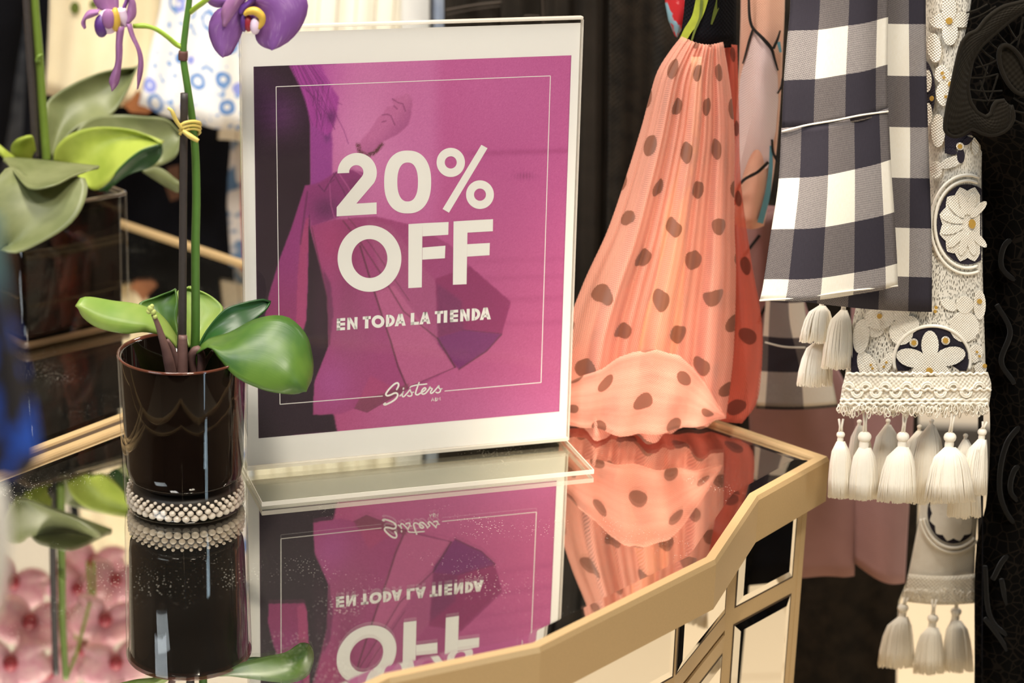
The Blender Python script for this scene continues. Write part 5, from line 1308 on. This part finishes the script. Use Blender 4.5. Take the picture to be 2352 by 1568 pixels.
for a, b in (((760, 330), (900, 210)), ((790, 640), (1010, 560)), ((740, 740), (1000, 700)), ((730, 850), (1040, 860)), ((740, 940), (1040, 945)), ((820, 440), (960, 560)), ((860, 330), (1000, 470)), ((960, 260), (1090, 420)), ((800, 520), (900, 700)), ((830, 760), (900, 960)), ((900, 620), (820, 900)), ((1000, 700), (900, 1000)), ((1080, 210), (1180, 380)), ((1150, 930), (1300, 1000)), ((1160, 1050), (1300, 1060)), ((1140, 1130), (1300, 1180)), ((700, 120), (900, 40)), ((720, 190), (980, 60)), ((1100, 440), (1280, 240)), ((1180, 460), (1240, 160))):
    (x1, y1), (x2, y2) = z8([a, b]); yt(m, [(x1, y1), ((x1 + x2) / 2, (y1 + y2) / 2 + 3), (x2, y2)], .00055, YB, -.004, 4, 8)
tag(m.build('net_bars', M_SCROLL, g), kind='stuff')
m = MB()
for pts in ([(2352, 430), (2322, 408), (2305, 420), (2318, 440), (2352, 436)], [(2352, 540), (2310, 560), (2300, 610), (2330, 640), (2360, 620)], [(2290, 700), (2320, 760), (2300, 830), (2330, 880)], [(2360, 960), (2312, 1020), (2296, 1120), (2320, 1190), (2360, 1210)], [(2360, 1060), (2330, 1080), (2322, 1130), (2352, 1160)], [(2280, 1330), (2310, 1280), (2345, 1270), (2360, 1300)], [(2262, 1300), (2270, 1400), (2290, 1440), (2330, 1460), (2360, 1440)], [(2262, 1420), (2300, 1470), (2340, 1540), (2360, 1600)], [(2300, 1330), (2316, 1390), (2352, 1420)]):
    m = MB(); yt(m, pts, .0018, .037, .0, 6, 40); m.build('scroll_cord', M_SCROLLD, g)

# ---- garments hanging far left behind the plants
g = garment('grey_denim_skirt', 60, 150, .95, 'faded grey denim garment hanging far left behind the big leaves')
patch('panel', [(-300, RT, .95), (-300, 0, .95), (-300, 900, .95)], [(122, RT, .95), (118, 0, .95), (112, 300, .95), (110, 900, .95)], M_DENIM, g, 24, 24, .015, ((.006, 2, .2),))
g = garment('black_coat', 20, 100, .80, 'black coat edge at the top left corner, before the grey denim', cat='coat')
patch('panel', [(-700, RT, .78), (-700, 0, .78), (-700, 430, .78)], [(66, RT, .82), (60, 0, .82), (40, 150, .82), (14, 330, .82), (-10, 430, .82)], M_NAVY, g, 16, 24, .012)
g = garment('cream_skirt', 240, 100, .67, 'cream skirt with small dark green leaf prints, behind the left orchid', cat='skirt')
M_CREAM = fabric('cream_cotton', rgb(250, 236, 200), rgb(246, 228, 188), 800, .85, .1, 12, .3)
L = [(122, RT, .67), (114, 0, .67), (108, 150, .67), (103, 216, .67)]; R = [(410, RT, .67), (374, 0, .67), (352, 120, .665), (332, 200, .66), (302, 246, .66)]
sf = surf(L, R, .012); sl = patch('panel', L, R, M_CREAM, g, 30, 24, .012, ((.004, 2.3, .1),))
for x, y_, rx, ry in ((172, 18, 11, 14), (216, 10, 11, 10), (150, -70, 12, 15), (260, -120, 12, 15), (300, -40, 10, 14), (200, -180, 12, 15)): decal('leaf_print', ell(x, y_, rx, ry, 0, 14), sf, M_PDGREEN, sl, .007)
decal('tan_trim', [(316, 205), (330, 230), (352, 252), (338, 262), (300, 258), (282, 240), (300, 228)], .655, plain('tan_leather', rgb(150, 92, 48), .6), g, 0)
g = garment('blue_print_skirt', 450, 150, .61, 'white skirt with blue ring print, behind the purple orchid stem', cat='skirt')
n = N('blue_ring_print'); uv = n.uv(); v = n.n('ShaderNodeTexVoronoi'); v.inputs['Scale'].default_value = 47; v.inputs['Randomness'].default_value = .85; n.l(uv, v.inputs[0])
dd = n.math('ADD', v.outputs['Distance'], n.math('MULTIPLY', n.math('SUBTRACT', n.noise(uv, 60, 2), .5), .16))
ring = n.math('MULTIPLY', n.step(dd, .27, .31), n.math('SUBTRACT', 1, n.step(dd, .40, .45)))
sx = n.n('ShaderNodeSeparateXYZ'); n.l(v.outputs['Color'], sx.inputs[0])
isr = n.math('GREATER_THAN', sx.outputs[0], .45); isb = n.math('LESS_THAN', sx.outputs[0], .45)
fill = n.math('MULTIPLY', isb, n.math('MULTIPLY', n.math('SUBTRACT', 1, n.step(dd, .30, .36)), n.step(dd, .07, .11)))
c = n.mix(n.math('MULTIPLY', ring, isr), rgb(244, 242, 238), rgb(92, 140, 204)); c = n.mix(fill, c, rgb(146, 156, 226))
c = n.mix(n.step(n.noise(uv, 110, 1), .62, .66), c, rgb(120, 160, 214))
M_BLUEP = n.done(n.bsdf(c, .85).outputs[0])
patch('panel', [(415, RT, .62), (370, 0, .61), (346, 110, .61), (326, 215, .605), (318, 240, .605)], [(580, RT, .61), (562, 0, .605), (560, 150, .60), (556, 302, .60)], M_BLUEP, g, 30, 24, .014, ((.004, 2, .2),))
g = garment('black_trousers', 450, 420, .75, 'navy black trousers hanging below the blue print skirt', cat='garment')
patch('leg', [(90, RT, .80), (60, 150, .80), (40, 600, .78), (40, 1000, .78)], [(760, RT, .74), (740, 150, .73), (700, 600, .72), (690, 1000, .72)], M_NAVY, g, 40, 24, .01, ((.006, 3, .1),))
decal('brown_patch', [(384, 385), (412, 378), (414, 455), (392, 462), (380, 430)], .70, plain('brown_leather', rgb(88, 56, 36), .6), g, 0)
g = garment('striped_scarf', 540, 500, .69, 'blue, white and red scarf hanging just left of the sign edge', cat='scarf')
n = N('scarf_stripes'); uv = n.uv(); s_ = n.n('ShaderNodeSeparateXYZ'); n.l(uv, s_.inputs[0])
c = n.mix(n.math('GREATER_THAN', s_.outputs[0], .0135), n.mix(n.step(n.noise(uv, 40, 2), .45, .55), rgb(90, 124, 160), rgb(222, 216, 210)), rgb(204, 44, 36))
M_SCARF = n.done(n.bsdf(c, .85).outputs[0])
patch('cloth', [(536, RT, .69), (532, 300, .69), (522, 450, .69), (528, 560, .69), (536, 700, .69)], [(590, RT, .69), (588, 300, .69), (586, 450, .69), (588, 560, .69), (590, 700, .69)], M_SCARF, g, 10, 24, .003)
g = garment('white_pinstripe_skirt', 760, 30, .62, 'white pleated skirt with fine grey lines, showing above the sign', cat='skirt')
n = N('pinstripe'); uv = n.uv(); s_ = n.n('ShaderNodeSeparateXYZ'); n.l(uv, s_.inputs[0])
st = n.math('LESS_THAN', n.math('FRACT', n.math('DIVIDE', s_.outputs[0], .0172)), .09)
M_PINS = n.done(n.bsdf(n.mix(st, rgb(250, 244, 226), rgb(196, 184, 160)), .85).outputs[0])
patch('panel', [(560, RT, .62), (520, 0, .62), (500, 320, .62)], [(990, RT, .62), (930, 0, .61), (915, 320, .61)], M_PINS, g, 40, 16, .012, ((.003, 6, .1),))
g = garment('white_shirt', 965, 30, .58, 'white shirt edge with a grey blue side stripe, showing between pleated skirt and black jacket', cat='shirt')
patch('panel', [(925, RT, .59), (922, 0, .58), (920, 320, .58)], [(992, RT, .58), (988, 0, .575), (986, 320, .575)], fabric('white_poplin', rgb(246, 244, 238), rgb(238, 236, 230), 1200), g, 12, 12, .004)
patch('side_stripe', [(990, RT, .575), (992, 0, .57), (990, 320, .57)], [(1034, RT, .575), (1030, 0, .57), (1026, 320, .57)], fabric('grey_blue_stripe', rgb(150, 162, 184), rgb(184, 192, 204), 1200), g, 8, 12, .003)
m = MB(); yt(m, [(989, RT), (990, 0), (988, 320)], .0012, .567); m.build('stripe_piping', M_NAVY, g)

# ---- near the lens, out of focus at the left edge
g = garment('blue_spotted_scarf', 20, 900, -.70, 'dark scarf with bright blue spots, out of focus at the left edge', cat='scarf')
n = N('blue_spots'); uv = n.uv(); mp = n.n('ShaderNodeMapping'); mp.inputs['Scale'].default_value = (1.6, .7, 1); n.l(uv, mp.inputs[0])
f1 = n.step(n.noise(mp.outputs[0], 95, 2), .50, .60)
s_ = n.n('ShaderNodeSeparateXYZ'); n.l(uv, s_.inputs[0])
c = n.mix(f1, rgb(40, 36, 36), rgb(36, 84, 190)); c = n.mix(n.step(s_.outputs[1], .030, .012), c, rgb(84, 120, 124))
M_SPOT = n.done(n.bsdf(c, .8).outputs[0])
patch('cloth', [(-90, 380, -.70), (-90, 700, -.70), (-90, 1085, -.70)], [(0, 500, -.70), (10, 620, -.70), (26, 720, -.70), (52, 830, -.70), (72, 920, -.70), (86, 1010, -.70), (88, 1060, -.70), (66, 1092, -.70)], M_SPOT, g, 16, 30, .004, ((.002, 2, .1),))
g = garment('white_blouse', 5, 1260, -.70, 'white blouse edge, out of focus at the lower left edge', cat='blouse')
patch('cloth', [(-90, 1090, -.66), (-90, 1420, -.66)], [(4, 1110, -.66), (22, 1180, -.66), (22, 1280, -.66), (10, 1360, -.66), (-6, 1420, -.66)], fabric('soft_white_cotton', rgb(236, 232, 222), rgb(226, 222, 212), 900), g, 10, 16, .004)
